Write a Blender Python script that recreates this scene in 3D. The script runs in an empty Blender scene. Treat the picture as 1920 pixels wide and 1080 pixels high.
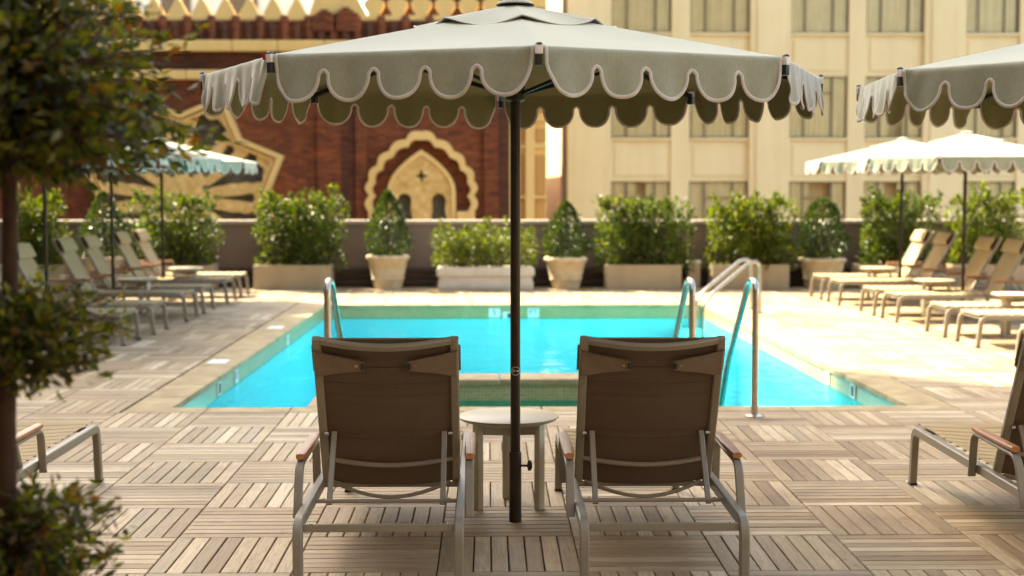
import bpy, bmesh, math, random
import numpy as np
from mathutils import Vector, Matrix, Euler

random.seed(7)
rng = np.random.default_rng(7)
R = math.radians
sc = bpy.context.scene
col = sc.collection

# ------------------------------------------------------------------ camera, sky, sun, exposure
H = 1.62                      # camera height above the deck
FPX = 2667.0                  # focal length in pixels of the 1920 px photograph (50 mm)
THETA = math.atan(190 / FPX)  # pitch down
PSI = math.atan(46 / FPX * math.cos(THETA))  # yaw to the right of the deck axis
cam = bpy.data.cameras.new('camera')
cam_o = bpy.data.objects.new('camera', cam)
col.objects.link(cam_o)
cam_o.location = (0, 0, H)
cam_o.rotation_euler = (R(90) - THETA, 0, -PSI)
cam.sensor_width = 36
cam.lens = 50
cam.clip_start = 0.05
cam.clip_end = 5000
cam.dof.use_dof = True
cam.dof.focus_distance = 6.2
cam.dof.aperture_fstop = 2.2
sc.camera = cam_o

SUN_AZ, SUN_EL = R(-46), R(46)      # azimuth from +Y (negative: left of the view), elevation
SUN_DIR = Vector((math.sin(SUN_AZ) * math.cos(SUN_EL), math.cos(SUN_AZ) * math.cos(SUN_EL), math.sin(SUN_EL)))
world = bpy.data.worlds.new('World')
sc.world = world
world.use_nodes = True
wn = world.node_tree
wn.nodes.clear()
sky = wn.nodes.new('ShaderNodeTexSky')
sky.sky_type = 'NISHITA'
sky.sun_disc = False
sky.sun_elevation = SUN_EL
sky.sun_rotation = SUN_AZ
sky.air_density = 1.0
sky.dust_density = 3.0
sky.ozone_density = 0.6
bg = wn.nodes.new('ShaderNodeBackground')
bg.inputs['Strength'].default_value = 0.15
wo = wn.nodes.new('ShaderNodeOutputWorld')
wn.links.new(sky.outputs[0], bg.inputs[0])
wn.links.new(bg.outputs[0], wo.inputs[0])
sun = bpy.data.lights.new('sun', 'SUN')
sun.energy = 4.5
sun.angle = R(0.5)
sun.color = (1.0, 0.93, 0.80)
sun_o = bpy.data.objects.new('sun', sun)
col.objects.link(sun_o)
sun_o.rotation_euler = (-SUN_DIR).to_track_quat('-Z', 'Y').to_euler()
sun_o.location = (-20, 20, 30)

sc.view_settings.view_transform = 'Standard'
sc.view_settings.look = 'None'
sc.view_settings.gamma = 1.0
sc.view_settings.use_curve_mapping = False
sc.view_settings.exposure = 2.4
sc.view_settings.use_white_balance = True
sc.view_settings.white_balance_temperature = 8150
sc.view_settings.white_balance_tint = 4
sc.render.engine = 'CYCLES'
sc.cycles.use_denoising = True
sc.cycles.max_bounces = 8
sc.cycles.transparent_max_bounces = 12
sc.cycles.sample_clamp_indirect = 6.0

# ------------------------------------------------------------------ measuring: photograph pixel -> place
_Rv = Vector((math.cos(PSI), -math.sin(PSI), 0))
_Fv = Vector((math.sin(PSI) * math.cos(THETA), math.cos(PSI) * math.cos(THETA), -math.sin(THETA)))
_Uv = Vector((math.sin(PSI) * math.sin(THETA), math.cos(PSI) * math.sin(THETA), math.cos(THETA)))
def ray(x, y):
    return _Fv + _Rv * ((x - 960) / FPX) - _Uv * ((y - 540) / FPX)
def gp(x, y, z=0.0):
    d = ray(x, y)
    t = (z - H) / d.z
    return Vector((d.x * t, d.y * t, z))
def at(x, y, Y):
    d = ray(x, y)
    t = Y / d.y
    return Vector((d.x * t, Y, H + d.z * t))

# ------------------------------------------------------------------ materials
def new_mat(name):
    m = bpy.data.materials.new(name)
    m.use_nodes = True
    nt = m.node_tree
    b = nt.nodes['Principled BSDF']
    return m, nt, b
def N(nt, t, **kw):
    n = nt.nodes.new(t)
    for k, v in kw.items():
        if k in n.inputs.keys() if isinstance(k, str) else False:
            n.inputs[k].default_value = v
        else:
            setattr(n, k, v)
    return n
def L(nt, a, b): nt.links.new(a, b)
def ramp(nt, fac, stops, interp='LINEAR'):
    r = nt.nodes.new('ShaderNodeValToRGB')
    r.color_ramp.interpolation = interp
    el = r.color_ramp.elements
    while len(el) < len(stops): el.new(0.5)
    for e, (p, c) in zip(el, stops):
        e.position = p
        e.color = (c[0], c[1], c[2], 1)
    if fac is not None: L(nt, fac, r.inputs[0])
    return r
def mixc(nt, fac, a, b, mode='MIX'):
    m = nt.nodes.new('ShaderNodeMix')
    m.data_type = 'RGBA'
    m.blend_type = mode
    for sock, v in ((m.inputs[0], fac), (m.inputs[6], a), (m.inputs[7], b)):
        if hasattr(v, 'is_output'): L(nt, v, sock)
        elif isinstance(v, (int, float)): sock.default_value = v
        else: sock.default_value = (v[0], v[1], v[2], 1)
    return m.outputs[2]
def noise(nt, scale, detail=4, rough=0.55, vec=None):
    n = nt.nodes.new('ShaderNodeTexNoise')
    n.inputs['Scale'].default_value = scale
    n.inputs['Detail'].default_value = detail
    n.inputs['Roughness'].default_value = rough
    if vec is not None: L(nt, vec, n.inputs['Vector'])
    return n
def bump(nt, b, h, strength=0.3, dist=0.01):
    n = nt.nodes.new('ShaderNodeBump')
    n.inputs['Strength'].default_value = strength
    n.inputs['Distance'].default_value = dist
    L(nt, h, n.inputs['Height'])
    L(nt, n.outputs[0], b.inputs['Normal'])
    return n
def mapping(nt, vec, scale=(1, 1, 1), loc=(0, 0, 0), rot=(0, 0, 0)):
    m = nt.nodes.new('ShaderNodeMapping')
    m.inputs['Scale'].default_value = scale
    m.inputs['Location'].default_value = loc
    m.inputs['Rotation'].default_value = rot
    L(nt, vec, m.inputs['Vector'])
    return m.outputs[0]
def pos(nt):
    return nt.nodes.new('ShaderNodeNewGeometry').outputs['Position']
def mottled(name, c1, c2, rough=0.7, scale=6.0, bs=0.15, metallic=0.0, spec=0.4, objspace=True):
    m, nt, b = new_mat(name)
    v = nt.nodes.new('ShaderNodeTexCoord').outputs['Object'] if objspace else pos(nt)
    n = noise(nt, scale, 6, 0.6, v)
    r = ramp(nt, n.outputs[0], [(0.3, c1), (0.7, c2)])
    L(nt, r.outputs[0], b.inputs['Base Color'])
    b.inputs['Roughness'].default_value = rough
    b.inputs['Metallic'].default_value = metallic
    b.inputs['Specular IOR Level'].default_value = spec
    if bs:
        n2 = noise(nt, scale * 9, 4, 0.6, v)
        bump(nt, b, n2.outputs[0], bs, 0.006)
    return m

def wood_slat_mat():
    m, nt, b = new_mat('weathered teak slat')
    uv = nt.nodes.new('ShaderNodeUVMap')
    oi = nt.nodes.new('ShaderNodeObjectInfo')
    ge = nt.nodes.new('ShaderNodeNewGeometry')
    add = N(nt, 'ShaderNodeMath', operation='ADD')
    L(nt, oi.outputs['Random'], add.inputs[0]); L(nt, ge.outputs['Random Per Island'], add.inputs[1])
    fr = N(nt, 'ShaderNodeMath', operation='FRACT'); L(nt, add.outputs[0], fr.inputs[0])
    off = N(nt, 'ShaderNodeMath', operation='MULTIPLY'); L(nt, fr.outputs[0], off.inputs[0]); off.inputs[1].default_value = 73.0
    cx = nt.nodes.new('ShaderNodeCombineXYZ'); L(nt, off.outputs[0], cx.inputs[0]); L(nt, off.outputs[0], cx.inputs[2])
    va = N(nt, 'ShaderNodeVectorMath', operation='ADD'); L(nt, uv.outputs[0], va.inputs[0]); L(nt, cx.outputs[0], va.inputs[1])
    v = va.outputs[0]
    g = noise(nt, 1.0, 6, 0.65, mapping(nt, v, (3.5, 60, 1)))
    g.inputs['Distortion'].default_value = 1.2
    fine = noise(nt, 1.0, 3, 0.7, mapping(nt, v, (14, 380, 1)))
    tone = ramp(nt, fr.outputs[0], [(0.0, (0.25, 0.163, 0.092)), (0.16, (0.44, 0.32, 0.195)), (0.3, (0.31, 0.222, 0.132)), (0.45, (0.40, 0.29, 0.172)),
                                    (0.6, (0.56, 0.435, 0.29)), (0.74, (0.34, 0.265, 0.18)), (0.88, (0.47, 0.36, 0.225)), (1.0, (0.66, 0.55, 0.40))])
    grain = ramp(nt, g.outputs[0], [(0.32, (0.66, 0.60, 0.55)), (0.55, (1, 1, 1)), (0.8, (1.08, 1.06, 1.02))])
    c = mixc(nt, 1.0, tone.outputs[0], grain.outputs[0], 'MULTIPLY')
    fg = ramp(nt, fine.outputs[0], [(0.35, (0.80, 0.78, 0.76)), (0.6, (1, 1, 1))])
    c = mixc(nt, 0.7, c, fg.outputs[0], 'MULTIPLY')
    p = pos(nt)
    st = noise(nt, 0.9, 5, 0.6, p)
    sr = ramp(nt, st.outputs[0], [(0.30, (0.62, 0.56, 0.51)), (0.52, (1, 1, 1))])
    c = mixc(nt, 0.8, c, sr.outputs[0], 'MULTIPLY')
    # blotchy stains with a shape of their own
    sp = noise(nt, 5.5, 5, 0.65, p)
    spr = ramp(nt, sp.outputs[0], [(0.60, (1, 1, 1)), (0.72, (0.55, 0.45, 0.38))])
    c = mixc(nt, 0.65, c, spr.outputs[0], 'MULTIPLY')
    L(nt, c, b.inputs['Base Color'])
    rr = N(nt, 'ShaderNodeMapRange'); L(nt, g.outputs[0], rr.inputs[0]); rr.inputs[3].default_value = 0.5; rr.inputs[4].default_value = 0.75
    L(nt, rr.outputs[0], b.inputs['Roughness'])
    b.inputs['Specular IOR Level'].default_value = 0.35
    bump(nt, b, g.outputs[0], 0.35, 0.003)
    return m

def brick_mat(name, ca, cb, mortar, sx=0.21, sy=0.072):
    m, nt, b = new_mat(name)
    p = pos(nt)
    sep = nt.nodes.new('ShaderNodeSeparateXYZ'); L(nt, p, sep.inputs[0])
    ad = N(nt, 'ShaderNodeMath', operation='ADD'); L(nt, sep.outputs[0], ad.inputs[0]); L(nt, sep.outputs[1], ad.inputs[1])
    cmb = nt.nodes.new('ShaderNodeCombineXYZ'); L(nt, ad.outputs[0], cmb.inputs[0]); L(nt, sep.outputs[2], cmb.inputs[1])
    br = nt.nodes.new('ShaderNodeTexBrick')
    L(nt, cmb.outputs[0], br.inputs['Vector'])
    br.inputs['Scale'].default_value = 1.0
    br.inputs['Brick Width'].default_value = sx
    br.inputs['Row Height'].default_value = sy
    br.inputs['Mortar Size'].default_value = 0.007
    br.inputs['Bias'].default_value = 0.0
    br.inputs['Color1'].default_value = (*ca, 1)
    br.inputs['Color2'].default_value = (*cb, 1)
    br.inputs['Mortar'].default_value = (*mortar, 1)
    n = noise(nt, 1.1, 6, 0.65, p)
    r = ramp(nt, n.outputs[0], [(0.3, (0.55, 0.52, 0.5)), (0.68, (1.15, 1.05, 1.0))])
    c = mixc(nt, 0.85, br.outputs[0], r.outputs[0], 'MULTIPLY')
    # single odd bricks: dark headers and pale ones
    vz = N(nt, 'ShaderNodeTexVoronoi'); vz.inputs['Scale'].default_value = 1.0
    L(nt, mapping(nt, cmb.outputs[0], (1 / sx, 1 / sy, 1)), vz.inputs['Vector'])
    vr = ramp(nt, vz.outputs['Color'], [(0.15, (0.55, 0.5, 0.5)), (0.35, (1, 1, 1)), (0.85, (1, 1, 1)), (0.97, (1.7, 1.5, 1.3))])
    c = mixc(nt, 0.8, c, vr.outputs[0], 'MULTIPLY')
    L(nt, c, b.inputs['Base Color'])
    b.inputs['Roughness'].default_value = 0.85
    bump(nt, b, br.outputs[1], 0.5, -0.01)
    return m

def stucco_mat(name, c1, c2, stain=0.35, rough=0.85):
    m, nt, b = new_mat(name)
    p = pos(nt)
    n = noise(nt, 0.5, 7, 0.62, p)
    r = ramp(nt, n.outputs[0], [(0.3, c1), (0.7, c2)])
    s = noise(nt, 1.0, 5, 0.6, mapping(nt, p, (2.2, 2.2, 0.18)))
    s2 = ramp(nt, s.outputs[0], [(0.36, (0.72, 0.66, 0.58)), (0.55, (1, 1, 1))])
    c = mixc(nt, stain, r.outputs[0], s2.outputs[0], 'MULTIPLY')
    L(nt, c, b.inputs['Base Color'])
    b.inputs['Roughness'].default_value = rough
    f = noise(nt, 40, 4, 0.6, p)
    bump(nt, b, f.outputs[0], 0.2, 0.01)
    return m

def fabric_mat(name, c1, c2, trans=0.15, weave=260.0, rough=0.9):
    m, nt, b = new_mat(name)
    v = nt.nodes.new('ShaderNodeTexCoord').outputs['Object']
    n = noise(nt, 3.0, 5, 0.6, v)
    r = ramp(nt, n.outputs[0], [(0.3, c1), (0.7, c2)])
    w = noise(nt, weave, 2, 0.5, mapping(nt, v, (1, 1, 0.12)))
    wr = ramp(nt, w.outputs[0], [(0.3, (0.88, 0.88, 0.88)), (0.7, (1.06, 1.06, 1.06))])
    c = mixc(nt, 1.0, r.outputs[0], wr.outputs[0], 'MULTIPLY')
    L(nt, c, b.inputs['Base Color'])
    b.inputs['Roughness'].default_value = rough
    b.inputs['Specular IOR Level'].default_value = 0.15
    bump(nt, b, w.outputs[0], 0.15, 0.002)
    if trans:
        tr = nt.nodes.new('ShaderNodeBsdfTranslucent')
        L(nt, c, tr.inputs[0])
        mx = nt.nodes.new('ShaderNodeMixShader'); mx.inputs[0].default_value = trans
        out = nt.nodes['Material Output']
        L(nt, b.outputs[0], mx.inputs[1]); L(nt, tr.outputs[0], mx.inputs[2]); L(nt, mx.outputs[0], out.inputs[0])
    return m

def leaf_mat(name, stops, trans=0.45, rough=0.42):
    m, nt, b = new_mat(name)
    ge = nt.nodes.new('ShaderNodeNewGeometry')
    r = ramp(nt, ge.outputs['Random Per Island'], stops)
    L(nt, r.outputs[0], b.inputs['Base Color'])
    b.inputs['Roughness'].default_value = rough
    b.inputs['Specular IOR Level'].default_value = 0.5
    tr = nt.nodes.new('ShaderNodeBsdfTranslucent')
    tc = mixc(nt, 1.0, r.outputs[0], (1.9, 1.9, 0.55), 'MULTIPLY')
    L(nt, tc, tr.inputs[0])
    mx = nt.nodes.new('ShaderNodeMixShader'); mx.inputs[0].default_value = trans
    out = nt.nodes['Material Output']
    L(nt, b.outputs[0], mx.inputs[1]); L(nt, tr.outputs[0], mx.inputs[2]); L(nt, mx.outputs[0], out.inputs[0])
    return m

def mosaic_mat():
    m, nt, b = new_mat('pool mosaic')
    p = pos(nt)
    sep = nt.nodes.new('ShaderNodeSeparateXYZ'); L(nt, p, sep.inputs[0])
    ad = N(nt, 'ShaderNodeMath', operation='ADD'); L(nt, sep.outputs[0], ad.inputs[0]); L(nt, sep.outputs[1], ad.inputs[1])
    cmb = nt.nodes.new('ShaderNodeCombineXYZ'); L(nt, ad.outputs[0], cmb.inputs[0]); L(nt, sep.outputs[2], cmb.inputs[1])
    br = nt.nodes.new('ShaderNodeTexBrick'); br.offset = 0.0
    L(nt, cmb.outputs[0], br.inputs['Vector'])
    br.inputs['Scale'].default_value = 1.0
    br.inputs['Brick Width'].default_value = 0.03
    br.inputs['Row Height'].default_value = 0.03
    br.inputs['Mortar Size'].default_value = 0.0022
    br.inputs['Color1'].default_value = (0.46, 0.31, 0.13, 1)
    br.inputs['Color2'].default_value = (0.33, 0.25, 0.11, 1)
    br.inputs['Mortar'].default_value = (0.46, 0.42, 0.31, 1)
    n = noise(nt, 2.0, 4, 0.6, p)
    r = ramp(nt, n.outputs[0], [(0.3, (0.8, 0.9, 0.8)), (0.7, (1.1, 1.05, 1.0))])
    L(nt, mixc(nt, 1.0, br.outputs[0], r.outputs[0], 'MULTIPLY'), b.inputs['Base Color'])
    b.inputs['Roughness'].default_value = 0.25
    return m

def water_mat():
    m, nt, b = new_mat('pool water')
    nt.nodes.remove(b)
    out = nt.nodes['Material Output']
    p = pos(nt)
    w1 = noise(nt, 2.2, 3, 0.5, mapping(nt, p, (1, 0.7, 1)))
    w2 = noise(nt, 9.0, 2, 0.5, p)
    ad = N(nt, 'ShaderNodeMath', operation='MULTIPLY_ADD'); L(nt, w2.outputs[0], ad.inputs[0]); ad.inputs[1].default_value = 0.18; L(nt, w1.outputs[0], ad.inputs[2])
    bp = nt.nodes.new('ShaderNodeBump'); bp.inputs['Strength'].default_value = 0.5; bp.inputs['Distance'].default_value = 0.05
    L(nt, ad.outputs[0], bp.inputs['Height'])
    fr = nt.nodes.new('ShaderNodeFresnel'); fr.inputs[0].default_value = 1.33; L(nt, bp.outputs[0], fr.inputs['Normal'])
    mu = N(nt, 'ShaderNodeMath', operation='MULTIPLY'); L(nt, fr.outputs[0], mu.inputs[0]); mu.inputs[1].default_value = 0.5
    tr = nt.nodes.new('ShaderNodeBsdfTransparent'); tr.inputs[0].default_value = (0.15, 0.94, 1.0, 1)
    gl = nt.nodes.new('ShaderNodeBsdfGlossy'); gl.inputs['Roughness'].default_value = 0.06; L(nt, bp.outputs[0], gl.inputs['Normal'])
    mx = nt.nodes.new('ShaderNodeMixShader'); L(nt, mu.outputs[0], mx.inputs[0]); L(nt, tr.outputs[0], mx.inputs[1]); L(nt, gl.outputs[0], mx.inputs[2])
    L(nt, mx.outputs[0], out.inputs[0])
    return m

def glass_mat():
    m, nt, b = new_mat('window glass')
    nt.nodes.remove(b)
    out = nt.nodes['Material Output']
    fr = nt.nodes.new('ShaderNodeFresnel'); fr.inputs[0].default_value = 1.5
    ad = N(nt, 'ShaderNodeMath', operation='ADD'); L(nt, fr.outputs[0], ad.inputs[0]); ad.inputs[1].default_value = -0.03
    tr = nt.nodes.new('ShaderNodeBsdfTransparent'); tr.inputs[0].default_value = (0.98, 0.97, 0.93, 1)
    gl = nt.nodes.new('ShaderNodeBsdfGlossy'); gl.inputs['Roughness'].default_value = 0.08
    mx = nt.nodes.new('ShaderNodeMixShader'); L(nt, ad.outputs[0], mx.inputs[0]); L(nt, tr.outputs[0], mx.inputs[1]); L(nt, gl.outputs[0], mx.inputs[2])
    L(nt, mx.outputs[0], out.inputs[0])
    return m

M = {}
M['slat'] = wood_slat_mat()
M['substrate'] = mottled('dark deck bed', (0.03, 0.026, 0.022), (0.05, 0.045, 0.04), 0.9, 3, 0)
M['coping'] = mottled('tan coping stone', (0.27, 0.19, 0.095), (0.45, 0.345, 0.20), 0.75, 5, 0.2, objspace=False)
M['mosaic'] = mosaic_mat()
M['plaster'] = mottled('pool plaster', (0.03, 0.66, 0.74), (0.05, 0.70, 0.78), 0.8, 2, 0, objspace=False)
M['water'] = water_mat()
M['canvas'] = fabric_mat('sage canvas', (0.275, 0.285, 0.215), (0.315, 0.325, 0.25), 0.0)
cb_ = M['canvas'].node_tree.nodes['Principled BSDF']
cb_.inputs['Sheen Weight'].default_value = 0.6; cb_.inputs['Sheen Roughness'].default_value = 0.4
M['inside'] = fabric_mat('olive canvas shaded underside', (0.175, 0.17, 0.09), (0.205, 0.20, 0.11), 0.0)  # olive darkened so the canopy's underside shade is painted into the colour
M['piping'] = fabric_mat('pale piping', (0.50, 0.465, 0.44), (0.56, 0.52, 0.49), 0.0, 400)
M['strapwhite'] = fabric_mat('white strap', (0.7, 0.68, 0.68), (0.78, 0.76, 0.76), 0.0, 400)
M['redtag'] = fabric_mat('red tag', (0.35, 0.02, 0.03), (0.42, 0.03, 0.04), 0.0, 400)
M['bronze'] = mottled('dark bronze metal', (0.028, 0.020, 0.014), (0.042, 0.030, 0.020), 0.38, 12, 0.05, 0.5)
M['blackplastic'] = mottled('black plastic', (0.012, 0.012, 0.013), (0.02, 0.02, 0.021), 0.45, 20, 0.05)
M['taupe'] = mottled('taupe powder coat', (0.215, 0.185, 0.145), (0.25, 0.215, 0.17), 0.42, 10, 0.06, 0.0, 0.45)
M['sling'] = fabric_mat('tan sling', (0.39, 0.295, 0.18), (0.44, 0.335, 0.21), 0.0, 300)
M['lining'] = fabric_mat('brown sling back', (0.112, 0.077, 0.055), (0.132, 0.092, 0.066), 0.0, 300)
M['flap'] = fabric_mat('brown pillow flap', (0.19, 0.138, 0.104), (0.215, 0.158, 0.12), 0.0, 300)
def armwood():
    m, nt, b = new_mat('oiled teak')
    v = nt.nodes.new('ShaderNodeTexCoord').outputs['Object']
    n = noise(nt, 1, 5, 0.6, mapping(nt, v, (90, 6, 90)))
    r = ramp(nt, n.outputs[0], [(0.3, (0.27, 0.10, 0.035)), (0.7, (0.46, 0.20, 0.08))])
    L(nt, r.outputs[0], b.inputs['Base Color']); b.inputs['Roughness'].default_value = 0.45
    bump(nt, b, n.outputs[0], 0.15, 0.002)
    return m
M['armwood'] = armwood()
M['tabletop'] = mottled('cream laminate', (0.50, 0.43, 0.31), (0.55, 0.475, 0.35), 0.4, 3, 0.02)
M['tableleg'] = mottled('taupe table leg', (0.40, 0.36, 0.285), (0.44, 0.395, 0.315), 0.5, 8, 0.04)
M['steel'] = mottled('brushed steel', (0.40, 0.36, 0.31), (0.50, 0.46, 0.40), 0.25, 14, 0.03, 1.0)
M['parapet'] = stucco_mat('brown parapet render', (0.20, 0.135, 0.10), (0.24, 0.165, 0.125), 0.4)
M['cap'] = stucco_mat('pale parapet cap', (0.40, 0.32, 0.26), (0.46, 0.37, 0.30), 0.3)
M['darkboard'] = mottled('dark brown board', (0.055, 0.035, 0.028), (0.085, 0.055, 0.042), 0.7, 5, 0.1, objspace=False)
M['brick'] = brick_mat('red brick', (0.27, 0.068, 0.017), (0.14, 0.037, 0.011), (0.12, 0.055, 0.024))
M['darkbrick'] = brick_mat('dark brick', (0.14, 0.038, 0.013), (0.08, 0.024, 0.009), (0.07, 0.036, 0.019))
M['terracotta'] = stucco_mat('ochre terracotta', (0.76, 0.50, 0.17), (0.84, 0.58, 0.23), 0.25, 0.7)
M['ornament'] = mottled('carved ochre', (0.52, 0.30, 0.075), (0.86, 0.60, 0.24), 0.75, 4.5, 0.8, objspace=False)
M['orange'] = stucco_mat('orange panel', (0.50, 0.25, 0.07), (0.58, 0.32, 0.10), 0.3)
M['grille'] = mottled('dark carved grille', (0.055, 0.048, 0.034), (0.13, 0.11, 0.075), 0.9, 5, 0.6, objspace=False)
M['cream'] = stucco_mat('cream stucco', (0.78, 0.61, 0.34), (0.84, 0.67, 0.40), 0.2)
M['cream2'] = stucco_mat('cream spandrel', (0.74, 0.57, 0.31), (0.80, 0.63, 0.36), 0.28)
M['wframe'] = mottled('bronze window frame', (0.12, 0.09, 0.055), (0.17, 0.13, 0.08), 0.6, 6, 0.1, objspace=False)
M['curtain'] = mottled('pale curtain', (0.80, 0.69, 0.44), (0.90, 0.80, 0.56), 0.9, 3, 0, objspace=False)
M['glass'] = glass_mat()
M['pale'] = stucco_mat('pale distant wall', (0.62, 0.66, 0.60), (0.72, 0.74, 0.68), 0.2)
M['hotel'] = stucco_mat('hotel wall', (0.20, 0.15, 0.10), (0.26, 0.20, 0.135), 0.3)
M['ground'] = mottled('street ground', (0.10, 0.10, 0.10), (0.16, 0.15, 0.14), 0.9, 0.2, 0, objspace=False)
M['planter'] = stucco_mat('cast stone planter', (0.34, 0.26, 0.165), (0.42, 0.33, 0.215), 0.5)
M['urn'] = mottled('weathered cast stone', (0.42, 0.33, 0.21), (0.58, 0.48, 0.33), 0.85, 9, 0.5, objspace=False)
M['trough'] = mottled('grey white stone', (0.50, 0.45, 0.38), (0.62, 0.57, 0.49), 0.8, 6, 0.35, objspace=False)
M['soil'] = mottled('dark soil', (0.03, 0.02, 0.015), (0.06, 0.04, 0.03), 0.95, 20, 0.5, objspace=False)
M['bark'] = mottled('brown bark', (0.028, 0.013, 0.007), (0.065, 0.03, 0.016), 0.9, 22, 0.6)
M['leafhedge'] = leaf_mat('hedge leaf', [(0, (0.016, 0.030, 0.005)), (0.45, (0.042, 0.070, 0.009)), (0.8, (0.082, 0.112, 0.012)), (1, (0.15, 0.165, 0.018))], 0.36)
M['leafbright'] = leaf_mat('bright hedge leaf', [(0, (0.022, 0.038, 0.005)), (0.4, (0.060, 0.088, 0.009)), (0.8, (0.12, 0.145, 0.014)), (1, (0.20, 0.205, 0.02))], 0.38)
M['leafdark'] = leaf_mat('topiary leaf', [(0, (0.012, 0.026, 0.006)), (0.5, (0.026, 0.050, 0.009)), (0.85, (0.052, 0.080, 0.011)), (1, (0.10, 0.12, 0.017))], 0.28, 0.3)
M['leaftree'] = leaf_mat('tree leaf', [(0, (0.012, 0.016, 0.003)), (0.35, (0.032, 0.042, 0.007)), (0.62, (0.080, 0.086, 0.012)), (0.84, (0.16, 0.15, 0.02)), (0.91, (0.13, 0.052, 0.014)), (1, (0.08, 0.028, 0.010))], 0.5, 0.5)
M['marker'] = mottled('white marker tile', (0.72, 0.72, 0.70), (0.80, 0.80, 0.78), 0.4, 8, 0)
M['ink'] = mottled('black lettering', (0.015, 0.015, 0.015), (0.025, 0.025, 0.025), 0.6, 8, 0)
M['white'] = mottled('white print', (0.75, 0.74, 0.72), (0.8, 0.79, 0.77), 0.6, 8, 0)

# ------------------------------------------------------------------ mesh helpers
def rename_mesh(o): o.data.name = o.name
class MB:
    def __init__(s): s.v = []; s.f = []; s.uv = None
    def add(s, vs, fs):
        b = len(s.v)
        s.v += [tuple(v) for v in vs]
        s.f += [tuple(i + b for i in f) for f in fs]
        return s
    def box(s, x0, x1, y0, y1, z0, z1):
        vs = [(x0, y0, z0), (x1, y0, z0), (x1, y1, z0), (x0, y1, z0), (x0, y0, z1), (x1, y0, z1), (x1, y1, z1), (x0, y1, z1)]
        return s.add(vs, [(0, 3, 2, 1), (4, 5, 6, 7), (0, 1, 5, 4), (1, 2, 6, 5), (2, 3, 7, 6), (3, 0, 4, 7)])
    def cbox(s, x0, x1, y0, y1, z0, z1, c=0.006):
        """box with chamfered edges"""
        bm = bmesh.new()
        bmesh.ops.create_cube(bm, size=1, matrix=Matrix.Translation(((x0 + x1) / 2, (y0 + y1) / 2, (z0 + z1) / 2)) @ Matrix.Diagonal((x1 - x0, y1 - y0, z1 - z0, 1)))
        bmesh.ops.bevel(bm, geom=bm.edges[:], offset=c, segments=2, affect='EDGES', profile=0.6)
        bm.verts.index_update()
        s.add([v.co[:] for v in bm.verts], [[v.index for v in f.verts] for f in bm.faces])
        bm.free()
        return s
    def sweep(s, path, prof, up=(0, 0, 1), closed=False, cap=True):
        """prof: list of (a, b): a along the side axis, b along the up axis"""
        P = [Vector(p) for p in path]
        n = len(P); up = Vector(up); rings = []
        for i, p in enumerate(P):
            if closed: t = (P[(i + 1) % n] - P[i - 1])
            elif i == 0: t = P[1] - P[0]
            elif i == n - 1: t = P[-1] - P[-2]
            else: t = (P[i + 1] - p).normalized() + (p - P[i - 1]).normalized()
            t.normalize()
            side = t.cross(up)
            if side.length < 1e-4: side = t.cross(Vector((0, 1, 0))) if abs(t.y) < .9 else t.cross(Vector((1, 0, 0)))
            side.normalize()
            u = side.cross(t).normalized()
            k = 1.0
            if 0 < i < n - 1 and not closed:
                d = (p - P[i - 1]).normalized().dot(t)
                k = 1 / max(d, .5)
            rings.append([p + side * a + u * b for a, b in prof])
        m = len(prof); vs = [v for r in rings for v in r]; fs = []
        rr = n if closed else n - 1
        for i in range(rr):
            j = (i + 1) % n
            for k in range(m):
                l = (k + 1) % m
                fs.append((i * m + k, i * m + l, j * m + l, j * m + k))
        if cap and not closed:
            fs.append(tuple(range(m - 1, -1, -1))); fs.append(tuple((n - 1) * m + k for k in range(m)))
        return s.add(vs, fs)
    def tube(s, path, r, sides=10, up=(0, 0, 1), closed=False):
        return s.sweep(path, [(r * math.cos(2 * math.pi * k / sides), r * math.sin(2 * math.pi * k / sides)) for k in range(sides)], up, closed)
    def taper(s, path, radii, sides=8):
        P = [Vector(p) for p in path]; rings = []; n = len(P)
        for i, p in enumerate(P):
            t = (P[min(i + 1, n - 1)] - P[max(i - 1, 0)]).normalized()
            a = t.cross(Vector((0.13, 0.97, 0.21))).normalized(); b = t.cross(a).normalized()
            rings.append([p + (a * math.cos(2 * math.pi * k / sides) + b * math.sin(2 * math.pi * k / sides)) * radii[i] for k in range(sides)])
        vs = [v for r in rings for v in r]; fs = []
        for i in range(n - 1):
            for k in range(sides):
                l = (k + 1) % sides
                fs.append((i * sides + k, (i + 1) * sides + k, (i + 1) * sides + l, i * sides + l))
        fs.append(tuple(range(sides))); fs.append(tuple((n - 1) * sides + k for k in range(sides - 1, -1, -1)))
        return s.add(vs, fs)
    def lathe(s, prof, c=(0, 0, 0), sides=32, sq=None):
        """prof: (r, z) pairs; sq makes the plan a superellipse"""
        vs = []; fs = []; m = len(prof)
        for k in range(sides):
            a = 2 * math.pi * k / sides
            ca, sa = math.cos(a), math.sin(a); q = 1
            if sq: q = 1 / (abs(ca) ** sq + abs(sa) ** sq) ** (1 / sq)
            for r, z in prof: vs.append((c[0] + r * ca * q, c[1] + r * sa * q, c[2] + z))
        for k in range(sides):
            l = (k + 1) % sides
            for j in range(m - 1): fs.append((k * m + j, l * m + j, l * m + j + 1, k * m + j + 1))
        if prof[0][0] > 1e-6: fs.append(tuple(k * m for k in range(sides - 1, -1, -1)))
        if prof[-1][0] > 1e-6: fs.append(tuple(k * m + m - 1 for k in range(sides)))
        return s.add(vs, fs)
    def grid(s, fn, nu, nv):
        vs = [fn(i / nu, j / nv) for j in range(nv + 1) for i in range(nu + 1)]
        fs = [(j * (nu + 1) + i, j * (nu + 1) + i + 1, (j + 1) * (nu + 1) + i + 1, (j + 1) * (nu + 1) + i) for j in range(nv) for i in range(nu)]
        return s.add(vs, fs)
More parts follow.
